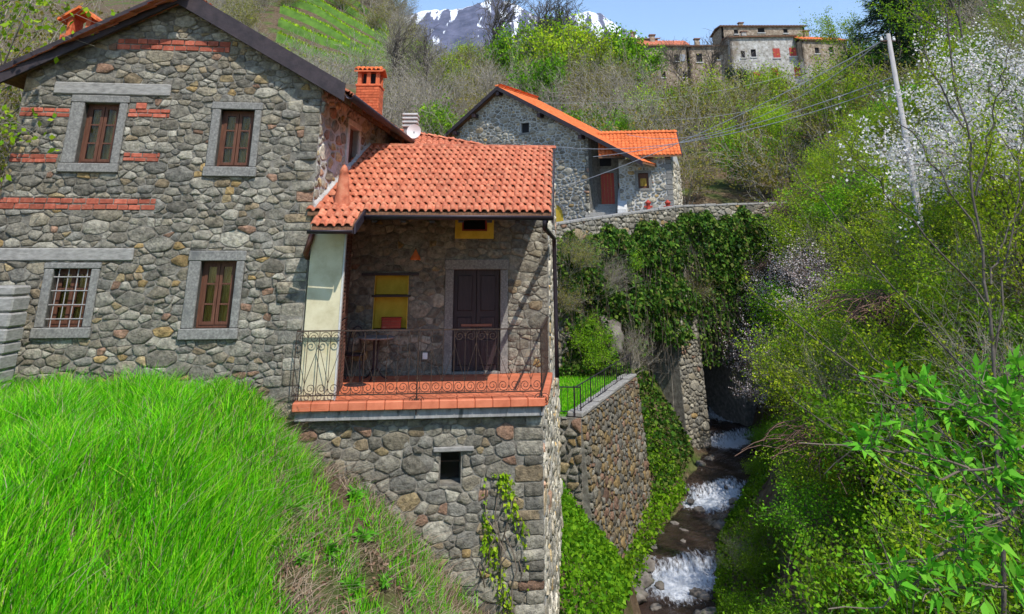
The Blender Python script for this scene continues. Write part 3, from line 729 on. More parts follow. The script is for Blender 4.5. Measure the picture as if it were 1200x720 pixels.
chimney('orange brick chimney with small tiled cap', (pc.x, pc.y), onY(447, 110, 17).x - onY(421, 110, 17).x, 2.9, onY(434, 104, 17).z, onY(434, 88, 17).z, roof)
pc2 = onY(100, 25, 15.2)
chv = link('chimney_cowl', None, roof, (pc2.x, pc2.y, pc2.z - 0.4)); chv['label'] = 'low terracotta chimney with a pitched slab top'
for sx in (-1, 1):
    MB().box((pc2.x + sx * .2 - .05, pc2.y - .2, pc2.z - .7), (pc2.x + sx * .2 + .05, pc2.y + .2, pc2.z + .02)).build('pier', M['brick_one'], chv)
MB().box((pc2.x - .3, pc2.y - .3, pc2.z - .9), (pc2.x + .3, pc2.y + .3, pc2.z - .38)).build('base', M['brick_one'], chv)
for sx in (-1, 1):
    p0 = Vector((pc2.x, pc2.y, pc2.z + .26)); p1 = Vector((pc2.x + sx * .42, pc2.y, pc2.z - .02))
    dy = Vector((0, .32, 0))
    slab(chv, 'cap_slab', 'tile_bright', [p1 - dy, p0 - dy, p0 + dy, p1 + dy] if sx < 0 else [p0 - dy, p1 - dy, p1 + dy, p0 + dy], 0.06)

# ================================================================ wing with the covered balcony
D2 = Vector((0.5, 13.28, 0)); RS = 0.1
wing = thing('balcony_wing', 'stone wing with orange tiled porch roof, covered balcony and dark wooden door', 'house', (-1.4, 13.2, -6.5))
BK = Vector((-3.41 + 0.075 * 2.5, 15.3, 0)); BR = Vector((0.5 + RS * 2.5, 15.8, 0))
BWALL = Wall(BK, BR); LW = Wall(C2, D2); RWALL = Wall(D2, Vector((0.5 + RS * 6.3, 19.6, 0)))
zF = BWALL.pt(*BWALL.uv(505, 440)).z                               # balcony floor level
zlow = -8.6
ws = Stones()
# lower wall under the balcony
slit = LW.quad([(517, 529), (541, 529), (539, 568), (515, 568)])
lowp = [(0.0, zlow), (LW.len, zlow), (LW.len, zF - 0.1), (0.0, zF - 0.1)]
m = MB(); wall_sheet(LW, lowp, [slit], m, 0.5); lowall = m.build('lower_wall', M['mortar'], wing)
qp, qb = quoins(LW.len, 1, -6.9, zF - .3, rs)
ws.add(LW, qp, rs, part=lowall, warm=.2)
ws.add(LW, rubble([(0.0, -6.9), (LW.len - 0.02, -6.9), (LW.len - 0.02, zF - 0.28), (0.0, zF - 0.28)], [(slit[0] - .02, slit[1] + .02, slit[2] - .02, slit[3] + .06)] + qb, 0.165, rs, aniso=1.6, gap=0.009, smax=1.7), rs, warm=0.16, gain=1.0, part=lowall)
sl = link('slit_window', None, wing, LW.pt(slit[0], slit[2], 0)); sl.empty_display_size = 0.1
LW.bx('lintel', M['lintel'], sl, slit[0] - 0.12, slit[1] + 0.2, slit[3], slit[3] + 0.07, -0.3, 0.06, 0.012)
LW.bx('backing', M['dark'], sl, slit[0], slit[1], slit[2], slit[3], -0.46, -0.4)  # near-black sheet stands in for the unlit interior
LW.bx('pane', M['glass'], sl, slit[0], slit[1], slit[2], slit[3], -0.33, -0.325)
MB().tube([LW.pt(slit[0], (slit[2] + slit[3]) / 2 + .05, -.2), LW.pt(slit[1], (slit[2] + slit[3]) / 2 + .05, -.2)], 0.012, 6).build('bar', M['iron'], sl)
# right wall: limed rubble, stone colour lightened further to stand in for sunlight, low part from the front corner, upper part from the back corner
uB = (BR - D2).length
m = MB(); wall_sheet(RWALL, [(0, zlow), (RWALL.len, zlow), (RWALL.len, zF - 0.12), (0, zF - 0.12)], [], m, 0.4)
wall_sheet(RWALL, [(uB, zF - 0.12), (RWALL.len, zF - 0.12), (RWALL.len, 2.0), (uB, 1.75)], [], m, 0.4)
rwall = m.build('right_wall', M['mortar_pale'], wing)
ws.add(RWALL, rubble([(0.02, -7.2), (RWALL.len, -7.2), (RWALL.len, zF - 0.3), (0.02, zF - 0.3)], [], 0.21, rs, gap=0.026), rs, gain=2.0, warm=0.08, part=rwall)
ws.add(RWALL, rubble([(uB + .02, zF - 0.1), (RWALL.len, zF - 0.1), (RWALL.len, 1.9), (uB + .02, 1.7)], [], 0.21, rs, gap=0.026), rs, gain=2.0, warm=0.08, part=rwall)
# back wall of the porch
door_f = BWALL.quad([(521, 305), (595, 305), (595, 440), (520, 440)]); door_o = BWALL.quad([(531, 316), (586, 316), (586, 438), (530, 438)]); door_o = (door_o[0], door_o[1], zF + 0.02, door_o[3])
niche = BWALL.quad([(440, 323), (479, 323), (477, 386), (436, 386)])
yw_f = BWALL.quad([(534, 240), (579, 240), (578, 280), (533, 280)]); yw_o = BWALL.quad([(542, 240), (571, 240), (571, 271), (541, 271)])
bwp = [(0, zF - 0.2), (BWALL.len, zF - 0.2), (BWALL.len, 1.75), (0, 1.75)]
m = MB(); wall_sheet(BWALL, bwp, [door_o, niche, yw_o], m, 0.35); bwall = m.build('porch_wall', M['mortar'], wing)
lint = BWALL.rect(424, 319, 491, 323)
ws.add(BWALL, rubble([(0, zF), (BWALL.len - 0.02, zF), (BWALL.len - 0.02, 1.3), (0, 1.3)], [(door_f[0], door_f[1], door_f[2] - .2, door_f[3]), (niche[0] - .02, niche[1] + .02, niche[2] - .03, niche[3]), lint, yw_f], 0.16, rs, aniso=1.65, gap=0.008), rs, warm=0.08, gain=0.95, part=bwall)
ws.build(wing)
dr = link('door', None, wing, BWALL.pt((door_o[0] + door_o[1]) / 2, zF, 0)); dr.empty_display_size = 0.2; dr['label'] = 'dark panelled double door in a granite frame'
BWALL.bx('lintel', M['granite'], dr, door_f[0] - .02, door_f[1] + .02, door_o[3], door_f[3] + 0.02, -0.2, 0.05, 0.012)
BWALL.bx('jamb', M['granite'], dr, door_f[0], door_o[0], zF + .008, door_o[3] - .003, -0.2, 0.045, 0.012)
BWALL.bx('jamb', M['granite'], dr, door_o[1], door_f[1], zF + .008, door_o[3] - .003, -0.2, 0.045, 0.012)
BWALL.bx('threshold', M['granite'], dr, door_o[0], door_o[1], zF + .004, zF + 0.05, -0.2, 0.03, 0.008)
dm = (door_o[0] + door_o[1]) / 2; z0, z1 = zF + 0.055, door_o[3]
for (a, b) in ((door_o[0] + .01, dm - .004), (dm + .004, door_o[1] - .01)):
    lf = BWALL.bx('door_leaf', M['dark_wood'], dr, a, b, z0, z1, -0.16, -0.11, 0.004)
    hs = [0.0, 0.36, 0.47, 0.96]
    for (p, q) in ((0.05, 0.3), (0.36, 0.52), (0.58, 0.94)):
        BWALL.bx('door_panel', M['dark_wood'], lf, a + .08, b - .08, z0 + (z1 - z0) * p, z0 + (z1 - z0) * q, -0.111, -0.09, 0.012)
BWALL.bx('added_gap_board', M['dark'], dr, door_o[0] - .02, door_o[1] + .02, zF, door_o[3] + .02, -0.3, -0.22)  # dark board added behind the leaves so no daylight shows between them
BWALL.bx('letter_plate', M['copper'], dr, dm - .3, dm + .32, z0 + .8, z0 + .85, -0.1, -0.075, 0.004)
nr = link('niche', None, wing, BWALL.pt(niche[0], niche[2], 0)); nr['label'] = 'yellow plastered wall niche with a shelf'
BWALL.bx('niche_back', M['yellow'], nr, niche[0] - .02, niche[1] + .02, niche[2] - .02, niche[3] + .02, -0.34, -0.27)
for (a0, a1, b0, b1) in ((niche[0], niche[0] + .012, niche[2], niche[3]), (niche[1] - .012, niche[1], niche[2], niche[3])):
    BWALL.bx('niche_cheek', M['yellow'], nr, a0, a1, b0, b1, -0.27, 0.012)
BWALL.bx('niche_sill', M['lintel'], nr, niche[0] - .01, niche[1] + .01, niche[2] - .04, niche[2], -0.27, 0.03, 0.006)
sh = BWALL.uv(457, 347)[1]
BWALL.bx('shelf', M['dark_wood'], nr, niche[0] - .05, niche[1] + .05, sh - .02, sh + .02, -0.26, 0.05, 0.004)
BWALL.bx('niche_beam', M['dark_wood'], nr, lint[0], lint[1], niche[3], niche[3] + .05, -0.2, 0.055, 0.006)
yw = link('small_window', None, wing, BWALL.pt(yw_o[0], yw_o[2], 0)); yw['label'] = 'small window in a yellow painted surround under the eave'
BWALL.bx('surround', M['yellow'], yw, yw_f[0], yw_o[0], yw_f[2], yw_f[3], -0.1, 0.035); BWALL.bx('surround', M['yellow'], yw, yw_o[1], yw_f[1], yw_f[2], yw_f[3], -0.1, 0.035)
BWALL.bx('surround', M['yellow'], yw, yw_o[0], yw_o[1], yw_f[2], yw_o[2], -0.1, 0.034)
BWALL.bx('pane', M['glass'], yw, yw_o[0], yw_o[1], yw_o[2], yw_o[3], -0.08, -0.07); BWALL.bx('backing', M['dark'], yw, yw_o[0], yw_o[1], yw_o[2], yw_o[3], -0.2, -0.15)  # the dark sheet stands in for the unlit room
ym = MB(); t_ = 0.035
for r_ in ((yw_o[0], yw_o[0] + t_, yw_o[2], yw_o[3]), (yw_o[1] - t_, yw_o[1], yw_o[2], yw_o[3]), (yw_o[0] + t_, yw_o[1] - t_, yw_o[2], yw_o[2] + t_)): BWALL.hexa(ym, *r_, -0.06, -0.02)
ym.build('window_frame', M['red_paint'], yw)
sk = BWALL.uv(498, 417); sp = BWALL.bx('wall_socket', M['white'], wing, sk[0] - .05, sk[0] + .05, sk[1] - .06, sk[1] + .06, 0.04, 0.07, 0.008)
# wall lamp: terracotta bell shade on an iron arm
lp = BWALL.uv(487, 300); lamp = thing('wall_lamp', 'terracotta bell shaped wall lamp above the yellow niche', 'lamp', BWALL.pt(lp[0], lp[1], 0.03))
MB().tube([BWALL.pt(lp[0], lp[1] + .12, 0.0), BWALL.pt(lp[0], lp[1] + .15, .07), BWALL.pt(lp[0], lp[1] + .12, .14)], 0.012, 6).build('arm', M['iron'], lamp)
def lathe(prof, c, n=16):
    vs = []; f = []
    for (r, z) in prof:
        for k in range(n):
            w = 2 * math.pi * k / n; vs.append((c[0] + r * math.cos(w), c[1] + r * math.sin(w), c[2] + z))
    for i in range(len(prof) - 1):
        for k in range(n): f.append((i * n + k, i * n + (k + 1) % n, (i + 1) * n + (k + 1) % n, (i + 1) * n + k))
    f.append(tuple(range((len(prof) - 1) * n, len(prof) * n)))
    return MB().add(vs, f)
lc = BWALL.pt(lp[0], lp[1] - .02, .14)
lathe([(.1, -.06), (.105, -.05), (.09, .0), (.05, .06), (.025, .11), (.012, .14)], lc).build('shade', M['tile_bright'], lamp, smooth=True)
lathe([(.0, -.07), (.03, -.06), (.035, -.02), (.015, .02), (.005, .03)], lc).build('bulb', M['white'], lamp, smooth=True)

# balcony slab, nosing tiles, floor tiles
O2 = 0.2
FL = LW.pt(-0.02, zF, O2); FR = LW.pt(LW.len + 0.0, zF, O2)
bal = link('balcony', None, wing, (FL + FR) / 2); bal.empty_display_size = 0.2
LW.bx('slab', M['concrete'], bal, -0.02 + .03, LW.len, zF - .27, zF - .125, -2.6, O2 - .05, 0.01)
nt_ = 14; du = (LW.len + .04) / nt_
for i in range(nt_):
    LW.bx('nosing_tile', M['floor_tile'], bal, -0.03 + i * du + .002, -0.03 + (i + 1) * du - .002, zF - .122, zF + .004, O2 - .33, O2 + .03, 0.012)
MB().hexa([LW.pt(-0.02, zF - .122, O2 - .335), LW.pt(LW.len, zF - .122, O2 - .335), BR + Vector((-.02, 0, zF - .122)), BK + Vector((0, 0, zF - .122)),
           LW.pt(-0.02, zF - .008, O2 - .335), LW.pt(LW.len, zF - .008, O2 - .335), BR + Vector((-.02, 0, zF - .008)), BK + Vector((0, 0, zF - .008))]).build('screed', M['concrete'], bal)
nI, nJ = 13, 7
for j in range(nJ):
    for i in range(nI):
        def fp(a, b):
            f_ = LW.pt(a * LW.len, 0, O2 - .337); k_ = BK.lerp(BR, a); return f_.lerp(k_, b)
        e = 0.003
        p = [fp(i / nI, j / nJ), fp((i + 1) / nI, j / nJ), fp((i + 1) / nI, (j + 1) / nJ), fp(i / nI, (j + 1) / nJ)]
        c = sum(p, Vector()) / 4; p = [c + (q - c) * 0.985 for q in p]
        MB().hexa([q + Vector((0, 0, zF - .007)) for q in p] + [q + Vector((0, 0, zF + .006)) for q in p]).build('floor_tile', M['floor_tile'], bal, loc=c + Vector((0, 0, zF)))
# side edge tiles on the right
sd = Wall(FR, BR)
for i in range(8):
    sd.bx('nosing_tile', M['floor_tile'], bal, i * sd.len / 8 + (.06 if i == 0 else .002), (i + 1) * sd.len / 8 - .002, zF - .12, zF + .012, -.1, .05, 0.01)

# closet: plastered front, louvred door on its side
cu1 = LW.uv(394, 400)[0] + 0.02
ceil_z = 0.52
clo = link('closet', None, wing, LW.pt(0.3, zF, 0)); clo['label'] = 'cream plastered closet at the end of the balcony'
LW.hexa(MB(), 0.03, cu1, zF + .006, ceil_z, -0.12, 0.04).build('plaster_front', M['plaster'], clo, bevel=0.008)
LW.bx('corner_trim', M['white_stone'], clo, cu1 + .001, cu1 + .03, zF + .006, ceil_z, -0.12, 0.042)
CW = Wall(LW.pt(cu1, 0, -0.12), LW.pt(cu1, 0, -1.25))
def louvres(wall, root, u0, u1, v0, v1, n):
    r_ = link('louvred_leaf', None, root, wall.pt(u0, v0, 0)); m = MB(); t = 0.05
    for q in ((u0, u0 + t, v0, v1), (u1 - t, u1, v0, v1), (u0 + t, u1 - t, v0, v0 + t), (u0 + t, u1 - t, v1 - t, v1)): wall.hexa(m, *q, -0.02, 0.025)
    m.build('leaf_frame', M['shutter'], r_)
    for k in range(n):
        v = v0 + t + (v1 - v0 - 2 * t) * (k + .5) / n; hh = (v1 - v0 - 2 * t) / n * .55
        m = MB(); m.hexa([wall.pt(u0 + t, v - hh, .018), wall.pt(u1 - t, v - hh, .018), wall.pt(u1 - t, v - hh + .012, .022), wall.pt(u0 + t, v - hh + .012, .022),
                          wall.pt(u0 + t, v + hh, -.016), wall.pt(u1 - t, v + hh, -.016), wall.pt(u1 - t, v + hh + .01, -.012), wall.pt(u0 + t, v + hh + .01, -.012)])
        m.build('slat', M['shutter'], r_)
    wall.bx('leaf_back', M['dark'], r_, u0 + .02, u1 - .02, v0 + .02, v1 - .02, -.04, -.025)
zm = zF + 1.15
louvres(CW, clo, 0.01, CW.len / 2, zF + .02, zm - .02, 16); louvres(CW, clo, 0.01, CW.len / 2, zm + .02, ceil_z - .05, 20)
louvres(CW, clo, CW.len / 2 + .01, CW.len, zF + .02, zm - .02, 16); louvres(CW, clo, CW.len / 2 + .01, CW.len, zm + .02, ceil_z - .05, 20)

# porch roof
zE = 0.80
RO = onY(425, 250, 12.95); zE = RO.z
EA = Vector((BK.x - 0.12, 12.95 - .35, zE)); 
edir = Vector((math.cos(math.radians(4.5)), math.sin(math.radians(4.5)), 0))
ndir = Vector((-edir.y, edir.x, 0)); pt_ = math.radians(25.5)
S_ = ndir * math.cos(pt_) + Vector((0, 0, math.sin(pt_))) + edir * 0.135
EA = Vector((-3.22, 12.72, zE)); slen = 3.72
rx_ = onY(642, 251, 13.0).x
pw, rl = 0.135, 0.31
nE = int(round((rx_ - EA.x) / edir.x / pw)); wid = nE * pw
low = 0.72                                                     # the left end runs further down over the closet
proof = link('porch_roof', None, wing, EA); proof.empty_display_size = 0.2
nl = 5; lowrows = 2
OFF = 5 * pw
def keep(u, s_):
    u -= OFF; p = EA + edir * u + S_ * (s_ - lowrows * rl)
    wx = C2.x + 0.075 * (p.y - C2.y) - .02
    if s_ < lowrows * rl: return 0 < u < nl * pw
    return p.x > wx
tile_roof(proof, EA - edir * OFF - S_ * (lowrows * rl) + Vector((0, 0, .015)), edir, S_, wid + OFF, slen + lowrows * rl, pw, rl, rs, keep=keep, limit=300, skew=S_)
P = lambda u, s_: EA + edir * u + S_ * s_
slab(proof, 'roof_board', 'soffit', [P(-.25, 0.02), P(wid, 0.02), P(wid, slen), P(-.6, slen)], 0.06)
slab(proof, 'roof_board', 'soffit', [P(0.02, -lowrows * rl + .02), P(nl * pw, -lowrows * rl + .02), P(nl * pw, 0.015), P(0.02, 0.015)], 0.06)
for k in range(7):
    u = nl * pw + 0.2 + (wid - nl * pw - .3) * k / 6; e_n = edir * 0.045; a = P(u, .03) + Vector((0, 0, -.062)); b = P(u, slen - .6) + Vector((0, 0, -.062)); dz = Vector((0, 0, -.11))
    MB().hexa([a - e_n + dz, a + e_n + dz, b + e_n + dz, b - e_n + dz, a - e_n, a + e_n, b + e_n, b - e_n]).build('rafter', M['dark_wood'], proof)
go = -ndir * 0.06 + Vector((0, 0, -.045))
gutter(proof, P(nl * pw + .02, 0) + go, P(wid + .02, 0) + go, 0.075)
gutter(proof, P(-.02, -lowrows * rl) + go, P(nl * pw + .02, -lowrows * rl) + go, 0.06)
a, b = P(nl * pw + .03, -lowrows * rl), P(nl * pw + .03, 0)
MB().hexa([a + Vector((0, 0, -.1)), a + edir * .03 + Vector((0, 0, -.1)), b + edir * .03 + Vector((0, 0, -.1)), b + Vector((0, 0, -.1)), a + Vector((0, 0, .05)), a + edir * .03 + Vector((0, 0, .05)), b + edir * .03 + Vector((0, 0, .05)), b + Vector((0, 0, .05))]).build('verge_strip', M['dark_metal'], proof)
a, b = P(wid + .012, -.02), P(wid + .012, slen)
MB().hexa([a + Vector((0, 0, -.16)), a + edir * .03 + Vector((0, 0, -.16)), b + edir * .03 + Vector((0, 0, -.16)), b + Vector((0, 0, -.16)), a + Vector((0, 0, .03)), a + edir * .03 + Vector((0, 0, .03)), b + edir * .03 + Vector((0, 0, .03)), b + Vector((0, 0, .03))]).build('verge_board', M['verge'], proof)
ridge_caps(proof, P(-.45, slen + .02) + Vector((0, 0, .0)), P(wid + .03, slen + .02) + Vector((0, 0, .0)), 0.1, 12, 'tile')
# rear slope closing the ridge
slab(proof, 'rear_slope', 'soffit', [P(0.02, slen + .01), P(wid, slen + .01), P(wid, slen + .01) + ndir * 2.4 + Vector((0, 0, -.9)), P(.02, slen + .01) + ndir * 2.4 + Vector((0, 0, -.9))], 0.06)
# lime flashing where roof meets the house wall
fl = MB(); 
for k in range(14):
    s0, s1 = (.12 + (slen - .12) * k / 14), (.12 + (slen - .12) * (k + 1) / 14); a, b = P(0, s0), P(0, s1)
    for p in (a, b): p.x = C2.x + 0.075 * (p.y - C2.y) + .005
    j0, j1 = rs.uniform(.06, .1, 2)
    fl.hexa([a + Vector((0, 0, .0)), a + Vector((j0, 0, .02)), b + Vector((j1, 0, .02)), b, a + Vector((0, 0, .11 + rs.uniform(0, .05))), a + Vector((j0 * .6, 0, .085)), b + Vector((j1 * .6, 0, .085)), b + Vector((0, 0, .11 + rs.uniform(0, .05)))])
fl.build('mortar_flashing', M['mortar_pale'], proof)
# terracotta vent cone and downpipe
vb = P(.23, .33)
lathe([(.15, -.12), (.135, 0), (.12, .2), (.09, .46), (.075, .56), (.085, .58), (.03, .68), (.0, .7)], vb, 18).build('vent_pipe', M['tile'], proof, smooth=True)
g_end = P(wid - .12, 0) + go
MB().tube([g_end + Vector((0, 0, -.06)), g_end + Vector((0, .1, -.2)), BR + Vector((.12, -.1, .42)), BR + Vector((.13, 0.02, .2)), BR + Vector((.14, .05, -1.2)), BR + Vector((.14, .05, -2.2))], 0.045, 8).build('downpipe', M['dark_metal'], proof, smooth=True)
cp = onY(363, 282, 12.7)
MB().tube([cp + Vector((.03, 0, .12)), cp + Vector((0, 0, -.02)), cp + Vector((-.05, .02, -.2)), cp + Vector((-.05, .12, -.28))], 0.05, 8).build('downpipe', M['copper'], proof, smooth=True)

# rear hipped roof and concrete chimney
H1, H2, H3 = onY(463, 153, 20.0), onY(446, 176, 17.2), onY(566, 172, 17.4); H4 = Vector((H3.x, 22.5, H3.z)); H5 = Vector((H2.x, 22.5, H3.z))
rear = link('rear_roof', None, wing, (H1 + H3) / 2); rear['label'] = 'weathered hipped roof rising behind the porch ridge'
def tri_roof(root, a, b, c, pw, rl, mats):
    E = (b - a).normalized(); S = (c - a); S = (S - E * S.dot(E)); h = S.length; S.normalize(); cx = (c - a).dot(E); w = (b - a).length
    kp = lambda u, s_: (cx * s_ / h - pw) < u < w - (w - cx) * s_ / h + pw
    tile_roof(root, a, E, S, w, h, pw, rl, rs, keep=kp, mats=mats)
    N = E.cross(S)
    slab(root, 'roof_board', 'soffit', [a - N * .01, b - N * .01, c - N * .01], 0.05)
tri_roof(rear, H2, H3, H1, .15, .3, 'tile_many'); tri_roof(rear, H3, H4, H1, .15, .3, 'tile_many')
cc = onY(481, 152, 18.8); cr = 0.2
cch = link('concrete_chimney', None, rear, cc); cch['label'] = 'pale concrete chimney of stacked louvre slabs'
MB().box((cc.x - .15, cc.y - .15, cc.z - .5), (cc.x + .15, cc.y + .15, cc.z + .36)).build('flue', M['concrete'], cch)
for k in range(4):
    z = cc.z + .04 + k * .1; MB().box((cc.x - .2, cc.y - .2, z), (cc.x + .2, cc.y + .2, z + .055)).build('slab', M['white_stone'], cch, bevel=0.012)
dish = onY(485, 154, 18.3)
dd = thing('satellite_dish', 'white satellite dish at the foot of the concrete chimney', 'dish', dish + Vector((0, 0, -.3)))
vs = []; nn_ = 18
for (r, y_) in ((0.0, .05), (.1, .035), (.18, .0)):
    for k in range(nn_): w_ = 2 * math.pi * k / nn_; vs.append(dish + Vector((r * math.cos(w_), y_, r * math.sin(w_))))
MB().add(vs, [(i * nn_ + k, i * nn_ + (k + 1) % nn_, (i + 1) * nn_ + (k + 1) % nn_, (i + 1) * nn_ + k) for i in range(2) for k in range(nn_)]).build('reflector', M['white'], dd, smooth=True)
MB().tube([dish + Vector((0, .05, 0)), dish + Vector((0, .1, -.4))], .02, 6).build('mast', M['grey_plastic'], dd)

# wrought iron railing with scrolls
rail = link('railing', None, bal, (FL + FR) / 2); rail.empty_display_size = .1; rail['label'] = 'rusty wrought iron railing with scrolls'
RL = Wall(LW.pt(-0.06, 0, O2 - .06), LW.pt(LW.len - .03, 0, O2 - .06)); rh = 1.02; zb = zF + .1; zt = zF + rh
RL.bx('top_rail', M['iron'], rail, 0, RL.len, zt, zt + .018, -.02, .02); RL.bx('bottom_rail', M['iron'], rail, 0, RL.len, zb - .015, zb, -.012, .012)
nm = 11; pm = RL.len / nm; sr = .088
def scroll(cu, cv, sgn, vs_):
    pts = []
    for k in range(30):
        a = k / 29 * 2 * math.pi * 1.7; r = sr * (1 - .82 * (k / 29)); pts.append(RL.pt(cu + sgn * r * math.cos(a + math.pi), cv + vs_ * r * math.sin(a + math.pi), 0))
    return pts
for i in range(nm):
    u0 = i * pm; uc = u0 + pm / 2
    MB().tube([RL.pt(u0 + .002, zb, 0), RL.pt(u0 + .002, zt, 0)], .0075, 4).build('baluster', M['iron'], rail)
    MB().tube([RL.pt(uc, zb, 0), RL.pt(uc, zt, 0)], .006, 4).build('baluster', M['iron'], rail)
    for s_ in (-1, 1):
        MB().tube(scroll(uc + s_ * .094, zb + sr, s_, 1), .0065, 4).build('scroll', M['iron'], rail)
        MB().tube([RL.pt(uc, zb + .16, .004), RL.pt(uc + s_ * pm * .49, zt - .2 if i in (0, 1, 2, 7, 8) else zb + .62, .004)], .0055, 4).build('diagonal', M['iron'], rail)
        if i in (0, 1, 7, 8): MB().tube(scroll(uc + s_ * .094, zt - sr, s_, -1), .0065, 4).build('scroll', M['iron'], rail)
for (u) in (RL.len * .49, RL.len - .012):
    MB().tube([RL.pt(u, zF - .2, .05), RL.pt(u, zF, .05), RL.pt(u, zt, 0.0)], .012, 6).build('post', M['iron'], rail)
    for s_ in (-1, 1): MB().tube([p + RL.N * .06 - Vector((0, 0, .13)) for p in scroll(u + s_ * .05, zb + .02, s_, -1)], .0065, 4).build('scroll', M['iron'], rail)
RR = Wall(RL.pt(RL.len, 0, 0), (BR.x - .03, BR.y))
RR.bx('top_rail', M['iron'], rail, 0.02, RR.len, zt, zt + .02, -.02, .02); RR.bx('bottom_rail', M['iron'], rail, 0.02, RR.len, zb - .015, zb, -.01, .01)
for k in range(12): MB().tube([RR.pt(RR.len * (k + .5) / 12, zb, 0), RR.pt(RR.len * (k + .5) / 12, zt, 0)], .006, 4).build('baluster', M['iron'], rail)
# furniture on the balcony
tp = BWALL.uv(440, 432); tpos = BWALL.pt(tp[0], zF, .45); th = .74
tb = thing('bistro_table', 'grey round bistro table with dark iron legs below the niche', 'table', tpos)
lathe([(.0, th - .03), (.33, th - .03), (.345, th - .015), (.34, th), (.0, th + .002)], tpos, 24).build('table_top', M['concrete'], tb)
for k in range(3):
    w_ = 2 * math.pi * k / 3 + .4; d_ = Vector((math.cos(w_), math.sin(w_), 0))
    MB().tube([tpos + d_ * .05 + Vector((0, 0, th - .03)), tpos + d_ * .04 + Vector((0, 0, .2)), tpos + d_ * .16 + Vector((0, 0, .05)), tpos + d_ * .25 + Vector((0, 0, .012))], .014, 6).build('leg', M['dark_metal'], tb)
cpz = BWALL.pt(BWALL.uv(417, 420)[0], zF, .5); chr_ = thing('iron_chair', 'dark wrought iron chair beside the bistro table', 'chair', cpz)
lathe([(.0, .43), (.19, .43), (.2, .445), (.19, .46), (.0, .462)], cpz, 20).build('seat', M['dark_metal'], chr_)
for (sx, sy) in ((-1, -1), (1, -1), (-1, 1), (1, 1)): MB().tube([cpz + Vector((sx * .13, sy * .13, .43)), cpz + Vector((sx * .17, sy * .17, .0))], .012, 6).build('leg', M['dark_metal'], chr_)
MB().tube([cpz + Vector((.17 * math.cos(a), .17, .45 + .47 * math.sin(a))) for a in [math.pi * k / 12 for k in range(13)]], .012, 6).build('back_hoop', M['dark_metal'], chr_)
MB().tube([cpz + Vector((.09 * math.cos(a), .17, .45 + .36 * math.sin(a))) for a in [math.pi * k / 10 for k in range(11)]], .009, 6).build('back_hoop', M['dark_metal'], chr_)
bx_ = BWALL.uv(458, 386); bp_ = BWALL.pt(bx_[0] , niche[2], -.1); rb = thing('red_crate', 'red patterned box standing in the yellow niche', 'box', bp_)
hw = (BWALL.uv(470, 380)[0] - BWALL.uv(447, 380)[0]) / 2; hb = BWALL.uv(458, 374)[1] - niche[2]
BWALL.bx('box_body', M['red_paint'], rb, bx_[0] - hw, bx_[0] + hw, niche[2] + .002, niche[2] + hb, -.2, -.02, .01)
BWALL.bx('box_lid', M['red_paint'], rb, bx_[0] - hw - .01, bx_[0] + hw + .01, niche[2] + hb + .001, niche[2] + hb + .025, -.21, -.01, .006)
for k in range(3): BWALL.bx('box_band', M['brick'], rb, bx_[0] - hw + .005, bx_[0] + hw - .005, niche[2] + .03 + k * .05, niche[2] + .045 + k * .05, -.019, -.014)
dp = onZ(416, 452, zF); mt = thing('round_mat', 'dark round mat on the terracotta floor by the closet', 'mat', (dp.x, dp.y, zF + .007))
lathe([(.0, .0), (.2, .0), (.2, .012), (.17, .018), (.0, .016)], (dp.x, dp.y, zF + .007), 24).build('mat_disc', M['dark_metal'], mt)
for k in range(2): MB().tube([(dp.x + (.1 + .06 * k) * math.cos(a), dp.y + (.1 + .06 * k) * math.sin(a), zF + .026) for a in [2 * math.pi * q / 24 for q in range(25)]], .006, 4).build('mat_ring', M['iron'], mt)

# ---- pale stone pillar at the left edge of the meadow
pl = onY(8, 425, 11.6); plb = thing('stone_pillar', 'pale squared stone gate pillar at the far left below the grille window', 'pillar', (pl.x - .12, pl.y, -2.0))
z = -2.1
while z < onY(8, 342, 11.6).z:
    hgt = rs.uniform(.14, .24); jx, jy = rs.normal(0, .012, 2)
    MB().box((pl.x - .55 + jx, pl.y - .2 + jy, z), (pl.x + .02 + jx, pl.y + .22 + jy, z + hgt - .012)).build('pillar_block', M['lintel'], plb, loc=(pl.x, pl.y, z), bevel=.025)
    z += hgt
MB().box((pl.x - .5, pl.y - .17, -2.2), (pl.x - .02, pl.y + .18, z - .05)).build('pillar_core', M['mortar'], plb)
# ================================================================ second stone house up the road
r2 = np.random.default_rng(11)
h2 = thing('upper_stone_house', 'large grey stone house with bright orange roof, red door and low annexe', 'house', (0.5, 47.0, 1.0))
GA = onY(530, 250, 51.6); GB = onY(692, 250, 45.6)
G = Wall(GA, GB); zb2 = 0.2
ap = G.uv(588, 106); le = G.uv(520, 158); re_ = G.uv(690, 158)
gp = [(0, zb2), (G.len, zb2), (G.len, re_[1]), (ap[0], ap[1]), (0, le[1])]
sw2 = G.quad([(610, 144), (620, 144), (620, 156), (610, 156)])
m = MB(); wall_sheet(G, gp, [sw2], m, .4); g2 = m.build('gable_wall', M['mortar_pale'], h2)
G.bx('window', M['dark'], h2, sw2[0], sw2[1], sw2[2], sw2[3], -.3, -.2); G.bx('window_sill', M['granite'], h2, sw2[0] - .1, sw2[1] + .1, sw2[2] - .12, sw2[2], -.2, .08)
aw = G.quad([(640, 240), (660, 240), (660, 262), (640, 262)])
s2 = Stones()
s2.add(G, rubble(gp, [(sw2[0] - .05, sw2[1] + .05, sw2[2] - .12, sw2[3] + .05), aw], 0.23, r2, gap=.035), r2, h=(.03, .07), gain=1.25, warm=.05, part=None)
